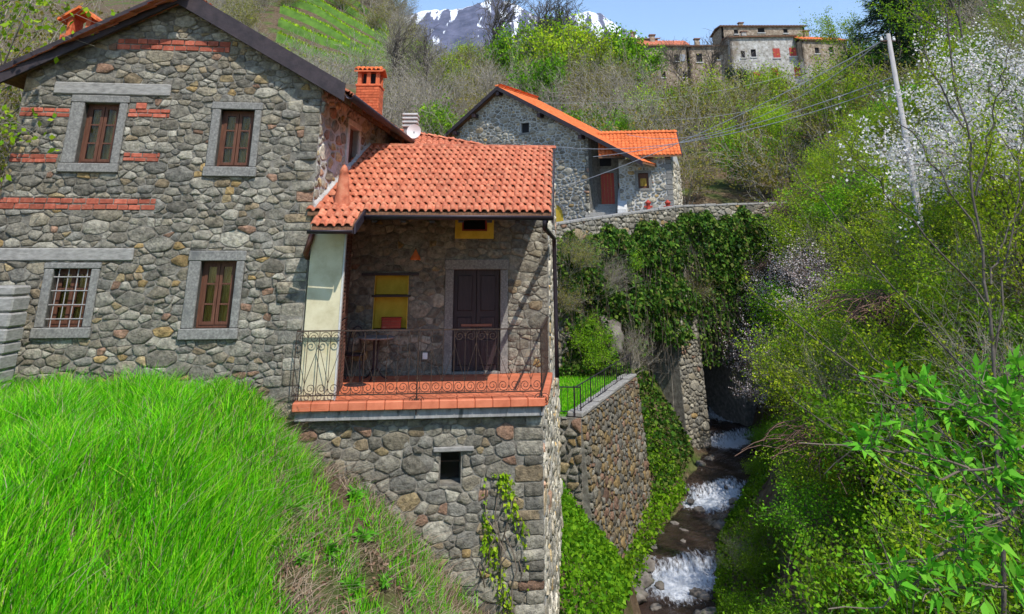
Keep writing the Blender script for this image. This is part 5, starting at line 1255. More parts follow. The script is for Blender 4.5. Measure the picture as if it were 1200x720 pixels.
# ================================================================ snow mountains
def mountain(name, label, prof, Yd, seed, thick, base=-200):
    rg = np.random.default_rng(seed); px = np.linspace(prof[0][0], prof[-1][0], 220); py = np.interp(px, [p[0] for p in prof], [p[1] for p in prof])
    n = len(px); rows = 60; vs = np.zeros((rows, n, 3))
    ph = rg.uniform(0, 6.28, 24); fr = np.concatenate([rg.uniform(.03, .1, 12), rg.uniform(.15, .6, 12)])
    jag = sum(np.sin(px * fr[k] + ph[k]) * (.9 if k < 12 else .3) for k in range(24)) * .8
    for i in range(rows):
        t = i / (rows - 1)
        for j in range(n):
            top = onY(px[j], py[j] + jag[j] * .6, Yd); rid = sum(math.sin(px[j] * fr[k] * 1.6 + ph[k] + t * 2.2) for k in range(12)) * thick * .018
            vs[i, j] = (top.x, Yd - thick * t ** .8 + rid * t, top.z + (base - top.z) * t + rid * .6 * t)
    V = vs.reshape(-1, 3); ii = (np.arange(rows - 1)[:, None] * n + np.arange(n - 1)[None]).ravel(); Q = np.stack([ii + n, ii + n + 1, ii + 1, ii], 1)
    Vb = V.copy()[:n]; Vb[:, 1] += thick; Vb[:, 2] = base; V2 = np.concatenate([V, Vb]); kk = np.arange(n - 1); Q2 = np.stack([kk, kk + 1, rows * n + kk + 1, rows * n + kk], 1)
    o = link(name, np_mesh(name, [(V2, np.concatenate([Q, Q2]), 0)], [M['mountain']])); o.data.polygons.foreach_set('use_smooth', [True] * len(o.data.polygons)); setp(o, label, 'mountain', kind='structure')
def mountmat():
    m, t, n, L = new_mat('mountain'); out = n.new('ShaderNodeOutputMaterial'); b = n.new('ShaderNodeBsdfPrincipled'); L.new(b.outputs[0], out.inputs[0]); b.inputs['Roughness'].default_value = .9; b.inputs['Specular IOR Level'].default_value = .1
    g = n.new('ShaderNodeNewGeometry'); sx = n.new('ShaderNodeSeparateXYZ'); L.new(g.outputs['Position'], sx.inputs[0])
    mp = n.new('ShaderNodeMapping'); mp.inputs['Scale'].default_value = (.024, .003, .006); mp.inputs['Rotation'].default_value = (0, math.radians(22), 0); L.new(g.outputs['Position'], mp.inputs[0])
    nz = n.new('ShaderNodeTexNoise'); nz.inputs['Scale'].default_value = 1; nz.inputs['Detail'].default_value = 7; nz.inputs['Roughness'].default_value = .6; L.new(mp.outputs[0], nz.inputs['Vector'])
    mr = n.new('ShaderNodeMapRange'); mr.inputs[1].default_value = 560; mr.inputs[2].default_value = 1000; mr.inputs[3].default_value = -.12; mr.inputs[4].default_value = .1; L.new(sx.outputs[2], mr.inputs[0])
    ad = n.new('ShaderNodeMath'); ad.operation = 'ADD'; L.new(nz.outputs[0], ad.inputs[0]); L.new(mr.outputs[0], ad.inputs[1])
    r = _ramp(n, [(.6, (0, 0, 0)), (.63, (1, 1, 1))]); L.new(ad.outputs[0], r.inputs[0])
    n2 = n.new('ShaderNodeTexNoise'); n2.inputs['Scale'].default_value = .02; n2.inputs['Detail'].default_value = 8; L.new(g.outputs['Position'], n2.inputs['Vector'])
    r2_ = _ramp(n, [(.3, (.05, .055, .09)), (.7, (.13, .13, .19))]); L.new(n2.outputs[0], r2_.inputs[0])  # blue in the rock colour stands in for distance haze and skylight
    mx = n.new('ShaderNodeMix'); mx.data_type = 'RGBA'; L.new(r.outputs[0], mx.inputs[0]); L.new(r2_.outputs[0], mx.inputs[6]); mx.inputs[7].default_value = (.8, .82, .86, 1); L.new(mx.outputs[2], b.inputs['Base Color'])
    bp = n.new('ShaderNodeBump'); bp.inputs['Strength'].default_value = .8; bp.inputs['Distance'].default_value = 25; L.new(n2.outputs[0], bp.inputs['Height']); L.new(bp.outputs[0], b.inputs['Normal'])
    return m
M['mountain'] = mountmat()
mountain('mountain', 'blue grey mountain with snow streaked gullies at the centre skyline', [(340, -45), (405, -18), (428, 12), (446, 26), (470, 20), (500, 14), (530, 10), (556, 4), (580, 0), (610, 8), (640, 24), (680, 40), (720, 60)], 2900, 3, 1300)
mountain('mountain', 'distant snow capped summit right of the bare skyline tree', [(600, 50), (630, 30), (650, 22), (668, 17), (690, 12), (703, 15), (722, 30), (760, 52), (840, 80)], 3300, 4, 1300)
# ================================================================ vegetation
def unit(a): return a / np.maximum(1e-9, np.linalg.norm(a, axis=-1, keepdims=True))
def leaf_quads(P, D, L, Wd, rng, droop=0.0):
    n = len(P); D = unit(D); S = unit(np.cross(D, unit(rng.normal(size=(n, 3))))); L = np.broadcast_to(L, n)[:, None]; Wd = np.broadcast_to(Wd, n)[:, None]
    N = np.cross(S, D)
    a = P; b = P + D * L * .45 + S * Wd * .5 + N * Wd * .12; c = P + D * L - np.array([0, 0, 1.]) * L * droop; d = P + D * L * .45 - S * Wd * .5 + N * Wd * .12
    V = np.stack([a, b, c, d], 1).reshape(-1, 3); Q = np.arange(4 * n).reshape(-1, 4)
    return V, Q
def leaf_fold(P, D, L, Wd, rng, droop=0.15, fold=.22):
    """near leaves: two half blades meeting at a folded midrib, arching down"""
    n = len(P); D = unit(D); S = unit(np.cross(D, unit(rng.normal(size=(n, 3)) + np.array([0, 0, 1.5])))); L = np.broadcast_to(L, n)[:, None]; Wd = np.broadcast_to(Wd, n)[:, None]; N = np.cross(S, D); N = np.where(N[:, 2:3] < 0, -N, N)
    z = np.array([0, 0, 1.]); b0 = P; rib = P + D * L * .5 + N * L * .05; tip = P + D * L - z * L * droop; up = N * Wd * fold
    l_ = P + D * L * .38 + S * Wd * .5 + up; r_ = P + D * L * .38 - S * Wd * .5 + up
    V = np.stack([b0, l_, tip, rib, r_], 1).reshape(-1, 3); b = np.arange(n)[:, None] * 5
    return V, np.concatenate([b + [[0, 3, 2, 1]], b + [[0, 4, 2, 3]]], 0)
def tubes(S, k=3):
    """S: (M,8) p0 p1 r0 r1"""
    S = np.asarray(S, float); p0, p1, r0, r1 = S[:, :3], S[:, 3:6], S[:, 6:7], S[:, 7:8]; t = unit(p1 - p0)
    ref = np.where(np.abs(t[:, 2:3]) > .9, np.array([[1., 0, 0]]), np.array([[0., 0, 1]])); a = unit(np.cross(t, ref)); b = np.cross(t, a); V = []
    for (p, r) in ((p0, r0), (p1, r1)):
        for q in range(k): w = 2 * math.pi * q / k; V.append(p + a * r * math.cos(w) + b * r * math.sin(w))
    V = np.stack(V, 1); n = len(S); base = np.arange(n)[:, None] * 2 * k; Q = []
    for q in range(k): Q.append(np.concatenate([base + q, base + (q + 1) % k, base + k + (q + 1) % k, base + k + q], 1))
    return V.reshape(-1, 3), np.stack(Q, 1).reshape(-1, 4)
def grow(rng, p, d, L, r, depth, cfg, segs, tips, ns=4):
    d = np.array(d, float); p = np.array(p, float)
    for k in range(ns):
        d = d + rng.normal(0, cfg['wig'], 3) + np.array([0, 0, cfg['up']]); d /= np.linalg.norm(d)
        q = p + d * L / ns; rr = r * (1 - .55 * (k + 1) / ns); segs.append((*p, *q, r * (1 - .55 * k / ns), rr))
        if depth >= cfg['leafd']: tips.append((*p, *q))
        if depth < cfg['depth'] and (k >= 1 or depth > 0):
            for _ in range(cfg['nc'][min(depth, len(cfg['nc']) - 1)]):
                s = rng.normal(size=3); s -= d * s.dot(d); s /= np.linalg.norm(s); sp = cfg['spread'] * rng.uniform(.6, 1.3)
                grow(rng, q, d * math.cos(sp) + s * math.sin(sp), L * cfg['ratio'] * rng.uniform(.7, 1.2), max(rr * .65, cfg['rmin']), depth + 1, cfg, segs, tips, max(2, ns - 1))
        p = q
CFG = dict(wig=.16, up=.05, depth=2, leafd=1, nc=[2, 1], spread=.75, ratio=.55, rmin=.004)
def make_plant(seed, stems, H, flare, r0, nleaf, L, Wd, cfg={}, jit=.12, base_r=.15, droop=.0, up_leaf=.2):
    rng = np.random.default_rng(seed); c = dict(CFG); c.update(cfg); segs = []; tips = []
    for i in range(stems):
        w = 2 * math.pi * (i + rng.uniform(-.3, .3)) / stems; f = flare * rng.uniform(.4, 1.2)
        d = np.array([math.cos(w) * f, math.sin(w) * f, 1.0]); d /= np.linalg.norm(d)
        grow(rng, (math.cos(w) * base_r, math.sin(w) * base_r, -.3), d, H * rng.uniform(.75, 1.1), r0 * rng.uniform(.7, 1.1), 0, c, segs, tips, 5)
    T = np.array(tips); wood = tubes(segs); leaf = None
    if nleaf:
        idx = rng.integers(len(T), size=nleaf); t = rng.random((nleaf, 1)); P = T[idx, :3] * (1 - t) + T[idx, 3:] * t + rng.normal(0, jit, (nleaf, 3))
        D = rng.normal(size=(nleaf, 3)) + np.array([0, 0, up_leaf]); s = rng.uniform(.65, 1.3, nleaf); leaf = leaf_quads(P, D, L * s, Wd * s, rng, droop)
    return wood, leaf
PROTO = {}
def proto(key, wood, leaf, wm, lm, wname='stems', lname='foliage'):
    a = np_mesh(wname, [(wood[0], wood[1], 0)], [M[wm]]); b = np_mesh(lname, [(leaf[0], leaf[1], 0)], [M[lm]]) if leaf is not None else None
    ch = [(wood[0], wood[1], 0)] + ([(leaf[0], leaf[1], 1)] if leaf is not None else []); j = np_mesh(key, ch, [M[wm], M[lm]] if leaf is not None else [M[wm]])
    PROTO[key] = (a, b, j, wname, lname)
SH = dict(depth=2, nc=[2, 1])
for v in range(2):
    proto(f'lime{v}', *make_plant(100 + v, 9, 2.3, .75, .022, 5200, .085, .05, SH, jit=.13), 'twig', 'leaf_lime')
    proto(f'green{v}', *make_plant(110 + v, 9, 2.0, .9, .02, 6500, .1, .062, SH, jit=.16), 'twig', 'leaf_green')
    proto(f'bare{v}', *make_plant(120 + v, 13, 2.4, .6, .02, 700, .06, .035, dict(depth=3, nc=[2, 1, 1], spread=.6, leafd=2), jit=.05), 'twig_pale', 'leaf_olive')
    proto(f'olive{v}', *make_plant(130 + v, 11, 2.3, .65, .02, 3200, .085, .05, dict(depth=3, nc=[2, 1, 1], spread=.6, leafd=1), jit=.12), 'twig_pale', 'leaf_olive')
    proto(f'pink{v}', *make_plant(140 + v, 10, 2.0, .8, .02, 4200, .06, .055, SH, jit=.07), 'twig_brown', 'blossom_pink')
proto('tree_lime', *make_plant(150, 1, 7.0, .05, .14, 6500, .15, .09, dict(depth=3, nc=[3, 2, 1], spread=.7, ratio=.5, wig=.1, leafd=2), jit=.2, base_r=0), 'bark', 'leaf_lime', 'trunk', 'crown')
proto('tree_bare', *make_plant(151, 1, 7.5, .05, .15, 0, 0, 0, dict(depth=4, nc=[3, 2, 1, 1], spread=.62, ratio=.55, wig=.12, leafd=3, rmin=.012), base_r=0), 'bark', 'leaf_lime', 'trunk', 'crown')
FT = dict(depth=3, nc=[3, 2, 1], spread=.68, ratio=.52, wig=.12, leafd=1, rmin=.04)
proto('ftree_lime', *make_plant(155, 2, 7.5, .15, .22, 4200, .4, .26, FT, jit=.35, base_r=.1), 'bark', 'leaf_lime', 'trunk', 'crown')
proto('ftree_green', *make_plant(156, 2, 5.5, .3, .2, 5200, .42, .28, FT, jit=.45, base_r=.1), 'bark', 'leaf_green', 'trunk', 'crown')
proto('ftree_bare', *make_plant(157, 1, 8.5, .05, .3, 0, 0, 0, dict(depth=4, nc=[3, 2, 1, 1], spread=.6, ratio=.55, wig=.12, leafd=3, rmin=.035), base_r=0), 'bark', 'leaf_lime', 'trunk', 'crown')
proto('tree_green', *make_plant(152, 2, 5.0, .25, .1, 8500, .2, .12, dict(depth=3, nc=[3, 2, 1], spread=.8, ratio=.55, leafd=1), jit=.28, base_r=.1), 'bark', 'leaf_green', 'trunk', 'crown')
proto('tree_dark', *make_plant(153, 2, 4.5, .25, .1, 9000, .22, .13, dict(depth=3, nc=[3, 2, 1], spread=.8, ratio=.55, leafd=1), jit=.3, base_r=.1), 'bark', 'leaf_dark', 'trunk', 'crown')
proto('tree_white', *make_plant(154, 3, 5.0, .5, .07, 15000, .085, .075, dict(depth=3, nc=[2, 2, 1], spread=.7, ratio=.55, leafd=1), jit=.14, base_r=.15), 'bark', 'blossom', 'trunk', 'crown')
# bramble: arching canes
def bramble(seed, n, R, H):
    rng = np.random.default_rng(seed); segs = []
    for i in range(n):
        w = rng.uniform(0, 6.28); l = R * rng.uniform(.4, 1.2); h = H * rng.uniform(.5, 1.1); b = rng.normal(0, R * .25, 2); pr = None; sw = rng.uniform(-.6, .6)
        for k in range(8):
            t = k / 7; p = (b[0] + math.cos(w + sw * t) * l * t, b[1] + math.sin(w + sw * t) * l * t, h * 4 * t * (1 - t * .78) * .62 + rng.normal(0, .03))
            if pr: segs.append((*pr, *p, .012, .01))
            pr = p
    return tubes(segs)
proto('bramble', bramble(160, 420, 1.9, 1.4), None, 'twig_brown', 'leaf_lime', 'canes')
# conifer with tiers of drooping sprays
def conifer(seed, H):
    rng = np.random.default_rng(seed); segs = [(0, 0, -.4, 0, 0, H, .2, .03)]; P = []; D = []
    for k in range(70):
        z = H * (.15 + .83 * (k / 70)); l = (H - z) * .42 + .4; w = k * 2.4 + rng.uniform(-.3, .3); pr = (0, 0, z); d = np.array([math.cos(w), math.sin(w), .12])
        for s in range(5):
            q = (pr[0] + d[0] * l / 5, pr[1] + d[1] * l / 5, pr[2] + d[2] * l / 5); d[2] -= .09; segs.append((*pr, *q, .03, .02)); 
            for _ in range(26): t = rng.random(); P.append([pr[i] + (q[i] - pr[i]) * t + rng.normal(0, .1) for i in range(3)]); D.append(d + rng.normal(0, .55, 3) - np.array([0, 0, .2]))
            pr = q
    return tubes(segs), leaf_quads(np.array(P), np.array(D), .34, .06, rng)
proto('conifer', *conifer(170, 8.0), 'bark', 'leaf_dark', 'trunk', 'crown')
def put(key, name, label, cat, loc, s, rz=0, group=None, parts=True, tilt=(0, 0)):
    a, b, j, wn, ln = PROTO[key]
    if not parts or b is None:
        o = link(name, j if b is not None else a, None, loc); o.scale = (s if isinstance(s, tuple) else (s, s, s)); o.rotation_euler = (tilt[0], tilt[1], rz)
        return setp(o, label, cat, group)
    o = thing(name, label, cat, loc, group); o.scale = (s if isinstance(s, tuple) else (s, s, s)); o.rotation_euler = (tilt[0], tilt[1], rz)
    for me, n_ in ((a, wn), (b, ln)):
        c = bpy.data.objects.new(n_, me); COL.objects.link(c); c.parent = o; WLOC[c] = Vector(loc)
    return o
rv = np.random.default_rng(77)
def at(px, py, Y=None):
    if Y is None: return ground_hit(px, py)
    p = onY(px, py, Y); return Vector((p.x, Y, hz(p.x, Y)))
RZ = lambda: float(rv.uniform(0, 6.28))

# ---- meadow grass
def blades(n, X, Y, Z, H, wd, rng, lean=.35, name='grass'):
    w = rng.uniform(0, 6.28, n); l = rng.uniform(.1, 1, n) * lean; d = np.stack([np.cos(w) * l, np.sin(w) * l, np.ones(n)], 1); s = np.stack([-np.sin(w + rng.normal(0, .8, n)), np.cos(w), np.zeros(n)], 1)
    P = np.stack([X, Y, Z], 1); H = H[:, None]; wd = wd[:, None]; m_ = P + d * H * .55; t = P + d * H * .9 + np.stack([np.cos(w) * l, np.sin(w) * l, -.1 * np.ones(n)], 1) * H * .55
    V = np.stack([P - s * wd * .5, P + s * wd * .5, m_ + s * wd * .42, m_ - s * wd * .42, t + s * wd * .06, t - s * wd * .06], 1).reshape(-1, 3)
    b = np.arange(n)[:, None] * 6; Q = np.concatenate([b + [[0, 1, 2, 3]], b + [[3, 2, 4, 5]]], 0); return V, Q
def projv(X, Y, Z):
    yc = Y * CP + Z * SP; zc = -Y * SP + Z * CP; return CX0 + FPX * X / yc, CY0 - FPX * zc / yc
rg = np.random.default_rng(31)
n = 330000
Y = 12.95 - 10.2 * rg.random(n) ** .8; X = rg.uniform(-9.8, .8, n); Z = height(X, Y) - .02; x_, y_ = projv(X, Y, Z)
bound = np.interp(y_, [430, 465, 500, 530, 560, 600, 640, 680, 720, 760, 900], [300, 318, 362, 392, 392, 360, 330, 315, 318, 330, 380]) + 26 * noise2(X, Y, 2.2)
edge = np.clip((bound - x_) / 34, 0, 1); clump = .55 + .45 * noise2(X, Y, 1.3); keep_ = (rg.random(n) < edge * (.3 + .7 * clump)) & (x_ > -60) & (y_ < 800) & (y_ > 380)
X, Y, Z, edge, clump = X[keep_], Y[keep_], Z[keep_], edge[keep_], clump[keep_]; k_ = min(len(X), 90000); X, Y, Z, edge, clump = X[:k_], Y[:k_], Z[:k_], edge[:k_], clump[:k_]
Hh = (.16 + .34 * rg.random(k_) ** 1.4) * (.5 + .5 * edge) * (.6 + .75 * clump) * np.where(Y > 12.0, .65, 1)
gr = link('meadow_grass', np_mesh('meadow_grass', [(*blades(k_, X, Y, Z, Hh, rg.uniform(.006, .017, k_), rg, lean=.6), 0)], [M['grass']])); n2_ = 6500; ix = rg.integers(k_, size=n2_); V_, Q_ = blades(n2_, X[ix], Y[ix], Z[ix], Hh[ix] * rg.uniform(.8, 1.25, n2_), rg.uniform(.004, .008, n2_), rg, lean=.8); st_ = link('meadow_stalks', np_mesh('meadow_stalks', [(V_, Q_, 0)], [M['grass_dry']])); setp(st_, 'dry straw stalks scattered through the tall meadow grass', 'dry grass', kind='stuff')
setp(gr, 'tall bright green meadow grass on the bank before the stone house', 'grass', kind='stuff')
# short lawn of the garden plot
n = 16000; t = rg.random(n); s = rg.random(n); Y = RW_A.y + .2 + (RW_B.y - RW_A.y) * t; rx__ = np.interp(Y, [RW_A.y, RW_B.y], [RW_A.x, RW_B.x]) - .5; X = .9 + (rx__ - .9) * s
lawn = link('lawn_grass', np_mesh('lawn_grass', [(*blades(n, X, Y, np.full(n, -4.67), rg.uniform(.06, .16, n), rg.uniform(.012, .022, n), rg), 0)], [M['grass']])); setp(lawn, 'short bright lawn on the fenced plot above the retaining wall', 'lawn', kind='stuff')
# dry stalks on the falling bank
n = 34000; Y = rg.uniform(5, 13.0, n); X = rg.uniform(-4.6, .6, n); Z = height(X, Y); x_, y_ = projv(X, Y, Z); k = (noise2(X, Y, 1.6) > -.25) & (x_ > 270) & (rg.random(n) < np.clip((x_ - 270) / 60, 0, 1)); X, Y, Z = X[k], Y[k], Z[k]; n = len(X)
dg = link('dry_grass', np_mesh('dry_grass', [(*blades(n, X, Y, Z, rg.uniform(.08, .3, n), rg.uniform(.005, .012, n), rg, lean=2.6), 0)], [M['grass_dry']])); setp(dg, 'flattened dry brown grass and stalks on the falling bank', 'dry grass', kind='stuff')
n = 30000; Y = rg.uniform(5, 13.1, n); X = rg.uniform(-4.3, .8, n); Z = height(X, Y); x_, y_ = projv(X, Y, Z); k = (noise2(X, Y, 1.9) + .5 * noise2(X, Y, 4.1) > -.1) & (x_ > 290); X, Y, Z = X[k], Y[k], Z[k]; n = len(X)
gg = link('bank_grass', np_mesh('bank_grass', [(*blades(n, X, Y, Z, rg.uniform(.1, .3, n), rg.uniform(.008, .016, n), rg, lean=.8), 0)], [M['grass']])); setp(gg, 'green grass tufts among dry stalks on the falling bank', 'grass', kind='stuff')
n = 7000; Y = rg.uniform(5, 13.0, n); X = rg.uniform(-4.4, .8, n); Z = height(X, Y); x_, y_ = projv(X, Y, Z); k = (noise2(X, Y, 1.7) < .35) & (x_ > 285); X, Y, Z = X[k], Y[k], Z[k]; D = rg.normal(size=(len(X), 3)) * np.array([1, 1, .35]); V_, Q_ = leaf_quads(np.stack([X, Y, Z + rg.uniform(.01, .06, len(X))], 1), D, rg.uniform(.04, .1, len(X)), rg.uniform(.025, .055, len(X)), rg)
lit = link('leaf_litter', np_mesh('leaf_litter', [(V_, Q_, 0)], [M['litter']])); setp(lit, 'brown dead leaves littering the falling bank', 'dead leaves', kind='stuff')
# broad-leaved weeds on the bank
def weed_mesh(seed):
    r = np.random.default_rng(seed); n = 46; w = r.uniform(0, 6.28, n); e = r.uniform(.2, 1.4, n); D = np.stack([np.cos(w) * np.cos(e), np.sin(w) * np.cos(e), np.sin(e)], 1)
    P = np.stack([np.cos(w) * .03, np.sin(w) * .03, r.uniform(0, .12, n)], 1); return leaf_fold(P, D, r.uniform(.12, .3, n), r.uniform(.04, .075, n), r, droop=.3)
weeds = [np_mesh('weed', [(*weed_mesh(s), 0)], [M['leaf_bright']]) for s in range(3)]
WL = [((385, 655), 'broad leaved green weed in the middle of the dry patch'), ((352, 668), 'green weed beside the dry patch, nearest the meadow'), ((425, 640), 'green weed against the lower stone wall, below the stalks'), ((450, 690), 'leafy weed low on the bank near the wall foot'), ((410, 700), 'leafy weed at the bottom edge of the bank'), ((480, 705), 'weed at the foot of the lower wall, furthest right'), ((415, 590), 'upright weed where the balcony wall meets the bank'), ((340, 610), 'low weed at the edge of the tall grass')]
for (p, lab) in WL:
    g_ = at(*p); o = link('leafy_weed', weeds[int(rv.integers(3))], None, g_); s = float(rv.uniform(.5, .95)); o.scale = (s, s, s); o.rotation_euler = (0, 0, RZ()); setp(o, lab, 'weed', 'leafy weeds on the bank')

# ---- ivy
def ivy(name, label, P, D, L, mat='leaf_ivy', vines=None, n_seed=1, cat='ivy'):
    r = np.random.default_rng(n_seed); s = r.uniform(.4, 1.5, len(P)); lv = leaf_quads(P, D, L * s, L * .85 * s, r, .2)
    root = thing(name, label, cat, tuple(P.mean(0)))
    me = np_mesh('leaves', [(lv[0] - P.mean(0), lv[1], 0)], [M[mat]]); o = link('leaves', me, root, P.mean(0)); 
    if vines is not None: V, Q = tubes(vines); me = np_mesh('vines', [(V - P.mean(0), Q, 0)], [M['twig']]); link('vines', me, root, P.mean(0))
    return root
def ivy_wall(w_, u0, u1, top, bot, n, thick, r, dens):
    u = r.uniform(u0, u1, n * 3); t = r.random(n * 3) ** 1.25; tp = np.vectorize(top)(u); bt = np.vectorize(bot)(u); v = tp + (bt - tp) * t
    nc = int(14 + (u1 - u0) * 5); cu, cv, cr = r.uniform(u0, u1, nc), r.uniform(bt.min(), tp.max(), nc), r.uniform(.35, 1.1, nc)
    lump = np.zeros(n * 3)
    for a_, b_, c_ in zip(cu, cv, cr): lump = np.maximum(lump, np.exp(-((u - a_) ** 2 + ((v - b_) * .8) ** 2) / c_ ** 2) * (.5 + .5 * c_))
    k = r.random(n * 3) < dens(u, v) * np.clip(.03 + 1.5 * (lump - .12), 0, 1); u, v, lump = u[k][:n], v[k][:n], lump[k][:n]; th = thick * np.clip(lump, .06, 1) * np.clip((tp[k][:n] - v + .3) * 1.1, .12, 1)
    w = th * r.random(len(u)) ** .6; A = np.array(w_.A); U = np.array(w_.U); N = np.array(w_.N)
    P = A + U * u[:, None] + N * w[:, None] + np.array([0, 0, 1.]) * v[:, None]; D = r.normal(size=(len(u), 3)) * .7 + N * .6 + np.array([0, 0, -.5]); return P, D
r3 = np.random.default_rng(41)
lin = lambda a, b, L: (lambda u: a + (b - a) * u / L + .22 * math.sin(u * 1.9) + .16 * math.sin(u * 4.7 + 1))
P1, D1 = ivy_wall(B1, .2, B1.len, lin(bp0.z - .55, bp1.z - .65, B1.len), lin(-4.2, -3.6, B1.len), 15000, 1.3, r3, lambda u, v: np.full(u.shape, .9))
def vinestrands(w_, u0, u1, z0, n, r, lmin, lmax, off=.5):
    S = []
    for _ in range(n):
        u = r.uniform(u0, u1); p = np.array(w_.pt(u, z0 - r.uniform(0, 1), r.uniform(.02, off))); L = r.uniform(lmin, lmax)
        for k in range(7): q = p + np.array([r.normal(0, .08), r.normal(0, .08), -L / 7]); S.append((*p, *q, .012, .01)); p = q
    return S
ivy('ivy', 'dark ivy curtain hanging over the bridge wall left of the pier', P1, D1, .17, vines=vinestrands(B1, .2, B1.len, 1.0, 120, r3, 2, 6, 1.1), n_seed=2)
P2, D2_ = ivy_wall(B2, 0, B2.len, lin(bp1.z - .5, bp2.z - .45, B2.len), lin(-1.2, -2.2, B2.len), 11000, 1.2, r3, lambda u, v: np.full(u.shape, .9))
ivy('ivy', 'green ivy spilling over the bridge wall right of the pier', P2, D2_, .17, 'leaf_ivy', vines=vinestrands(B2, 0, B2.len, 1.0, 60, r3, 2, 4, 1.0), n_seed=3)
P6, D6 = ivy_wall(B2, .1, 5.5, lambda u: -.8, lambda u: -5.2, 4200, .7, r3, lambda u, v: np.clip(.9 - .6 * ((np.abs(u - 2.0) < 1.0) & (v < -3.4)), .1, 1))
ivy('ivy', 'ragged trailing ivy framing the dark right arch of the bridge', P6, D6, .15, vines=vinestrands(B2, .3, 5, -1.2, 70, r3, 1.5, 4, .8), n_seed=9)
for (u_, v_, s_, key, lab) in ((.2, -1.9, .5, 'olive1', 'olive shrub rooted in the bridge wall above the pier'), (3.6, -3.0, .75, 'pink0', 'pink blossoming shrub rooted in the wall right of the arch'), (4.5, -4.4, .85, 'pink1', 'lower pink blossoming shrub rooted in the wall right of the arch'), (5.0, -1.9, .7, 'bare0', 'bare mauve shrub rooted high in the wall right of the arch'), (2.9, -1.7, .45, 'lime0', 'small budding shrub over the crown of the right arch')):
    put(key, 'wall_shrub', lab, 'shrub', B2.pt(u_, v_, -.1), s_, float(u_), None, tilt=(.75, 0))
# abutment slope and the bank beside the wing
def ivy_ground(X, Y, thick, r): Z = height(X, Y); n = len(X); return np.stack([X, Y, Z + thick * r.random(n)], 1), r.normal(size=(n, 3)) + np.array([.3, -.6, .5])
n = 15000; Y = r3.uniform(14, RW_A.y + .2, n); X = .95 + (np.interp(Y, [14, 18, RW_A.y], [1.6, 2.9, 2.1])) * r3.random(n); Pp, Dp = ivy_ground(X, Y, .35, r3)
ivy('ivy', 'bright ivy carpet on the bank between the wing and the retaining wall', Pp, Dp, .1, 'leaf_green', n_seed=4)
n = 16000; Y = r3.uniform(RW_B.y - .2, RW_B.y + 6, n); X = r3.uniform(1.2, 10.5, n); k = X < stream(Y)[0] - stream(Y)[2] - .7; X, Y = X[k], Y[k]; Pp, Dp = ivy_ground(X, Y, .45, r3)
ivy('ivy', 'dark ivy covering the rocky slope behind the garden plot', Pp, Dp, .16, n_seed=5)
n = 9000; Y = r3.uniform(RW_A.y - 2, RW_B.y + 3, n); X = np.interp(Y, [RW_A.y, RW_B.y], [RW_A.x, RW_B.x]) + .25 + r3.random(n) * 1.9; k = (height(X, Y) > stream(Y)[1] - .1) & (X < stream(Y)[0] - stream(Y)[2] - .1); Pp, Dp = ivy_ground(X[k], Y[k], .4, r3)
ivy('ground_cover', 'green ground cover plants along the foot of the retaining wall', Pp, Dp, .11, 'leaf_green', n_seed=8, cat='ground cover')
n = 9000; Y = r3.uniform(20, 41, n); X = stream(Y)[0] + stream(Y)[2] + .05 + r3.random(n) ** 1.5 * 1.7; k = noise2(X, Y, 1.5) > -.45; Pp, Dp = ivy_ground(X[k], Y[k], .35, r3)
ivy('ground_cover', 'green ground cover plants along the right edge of the stream', Pp, Dp, .1, 'leaf_green', n_seed=10, cat='ground cover')
uu = LW.uv(584, 620)[0]
P5, D5 = ivy_wall(LW, uu - .25, uu + .45, lambda u: -3.2, lambda u: -5.6, 900, .1, r3, lambda u, v: np.clip(.3 + .9 * noise2(u * 3, v * 1.5, 1.2), 0, 1))
ivy('climbing_plant', 'thin climbing plant on the lower wall beneath the balcony', P5, D5, .055, 'leaf_lime', vines=vinestrands(LW, uu - .2, uu + .4, -3.2, 9, r3, 1, 2.4, .06), n_seed=6, cat='climber')
for (px, py, lab) in ((668, 405, 'mossy rock outcrop left above the lawn'), (705, 400, 'mossy rock outcrop right above the lawn')):
    p = onY(px, py, RW_B.y + 1.9); o = link('rock_outcrop', rocks[int(rv.integers(5))], None, p); o.scale = (1.1, .9, 1.6); o.rotation_euler = (.2, .1, RZ()); setp(o, lab, 'rock')

for (px, py, Y, s, key, lab) in ((668, 300, 33.6, .55, 'olive0', 'brown half bare shrub hanging beside the wing corner'), (700, 330, 35.2, .6, 'bare0', 'bare twiggy shrub hanging under the parapet'), (735, 310, 37.0, .5, 'green0', 'green shrub growing out of the bridge wall'), (690, 400, 34.6, .6, 'green1', 'green shrub on the rocks behind the lawn'), (735, 420, 35.4, .6, 'bare1', 'bare shrub behind the end of the garden fence'), (655, 350, 33.4, .5, 'olive1', 'olive shrub above the left end of the lawn'), (850, 330, 44, .55, 'olive0', 'olive shrub hanging in front of the right arch'), (875, 360, 44.5, .7, 'lime1', 'budding shrub beside the right arch')):
    p = onY(px, py, Y); put(key, 'wall_shrub', lab, 'shrub', p - Vector((0, .3, .6)), s, RZ(), None, tilt=(.5, 0))
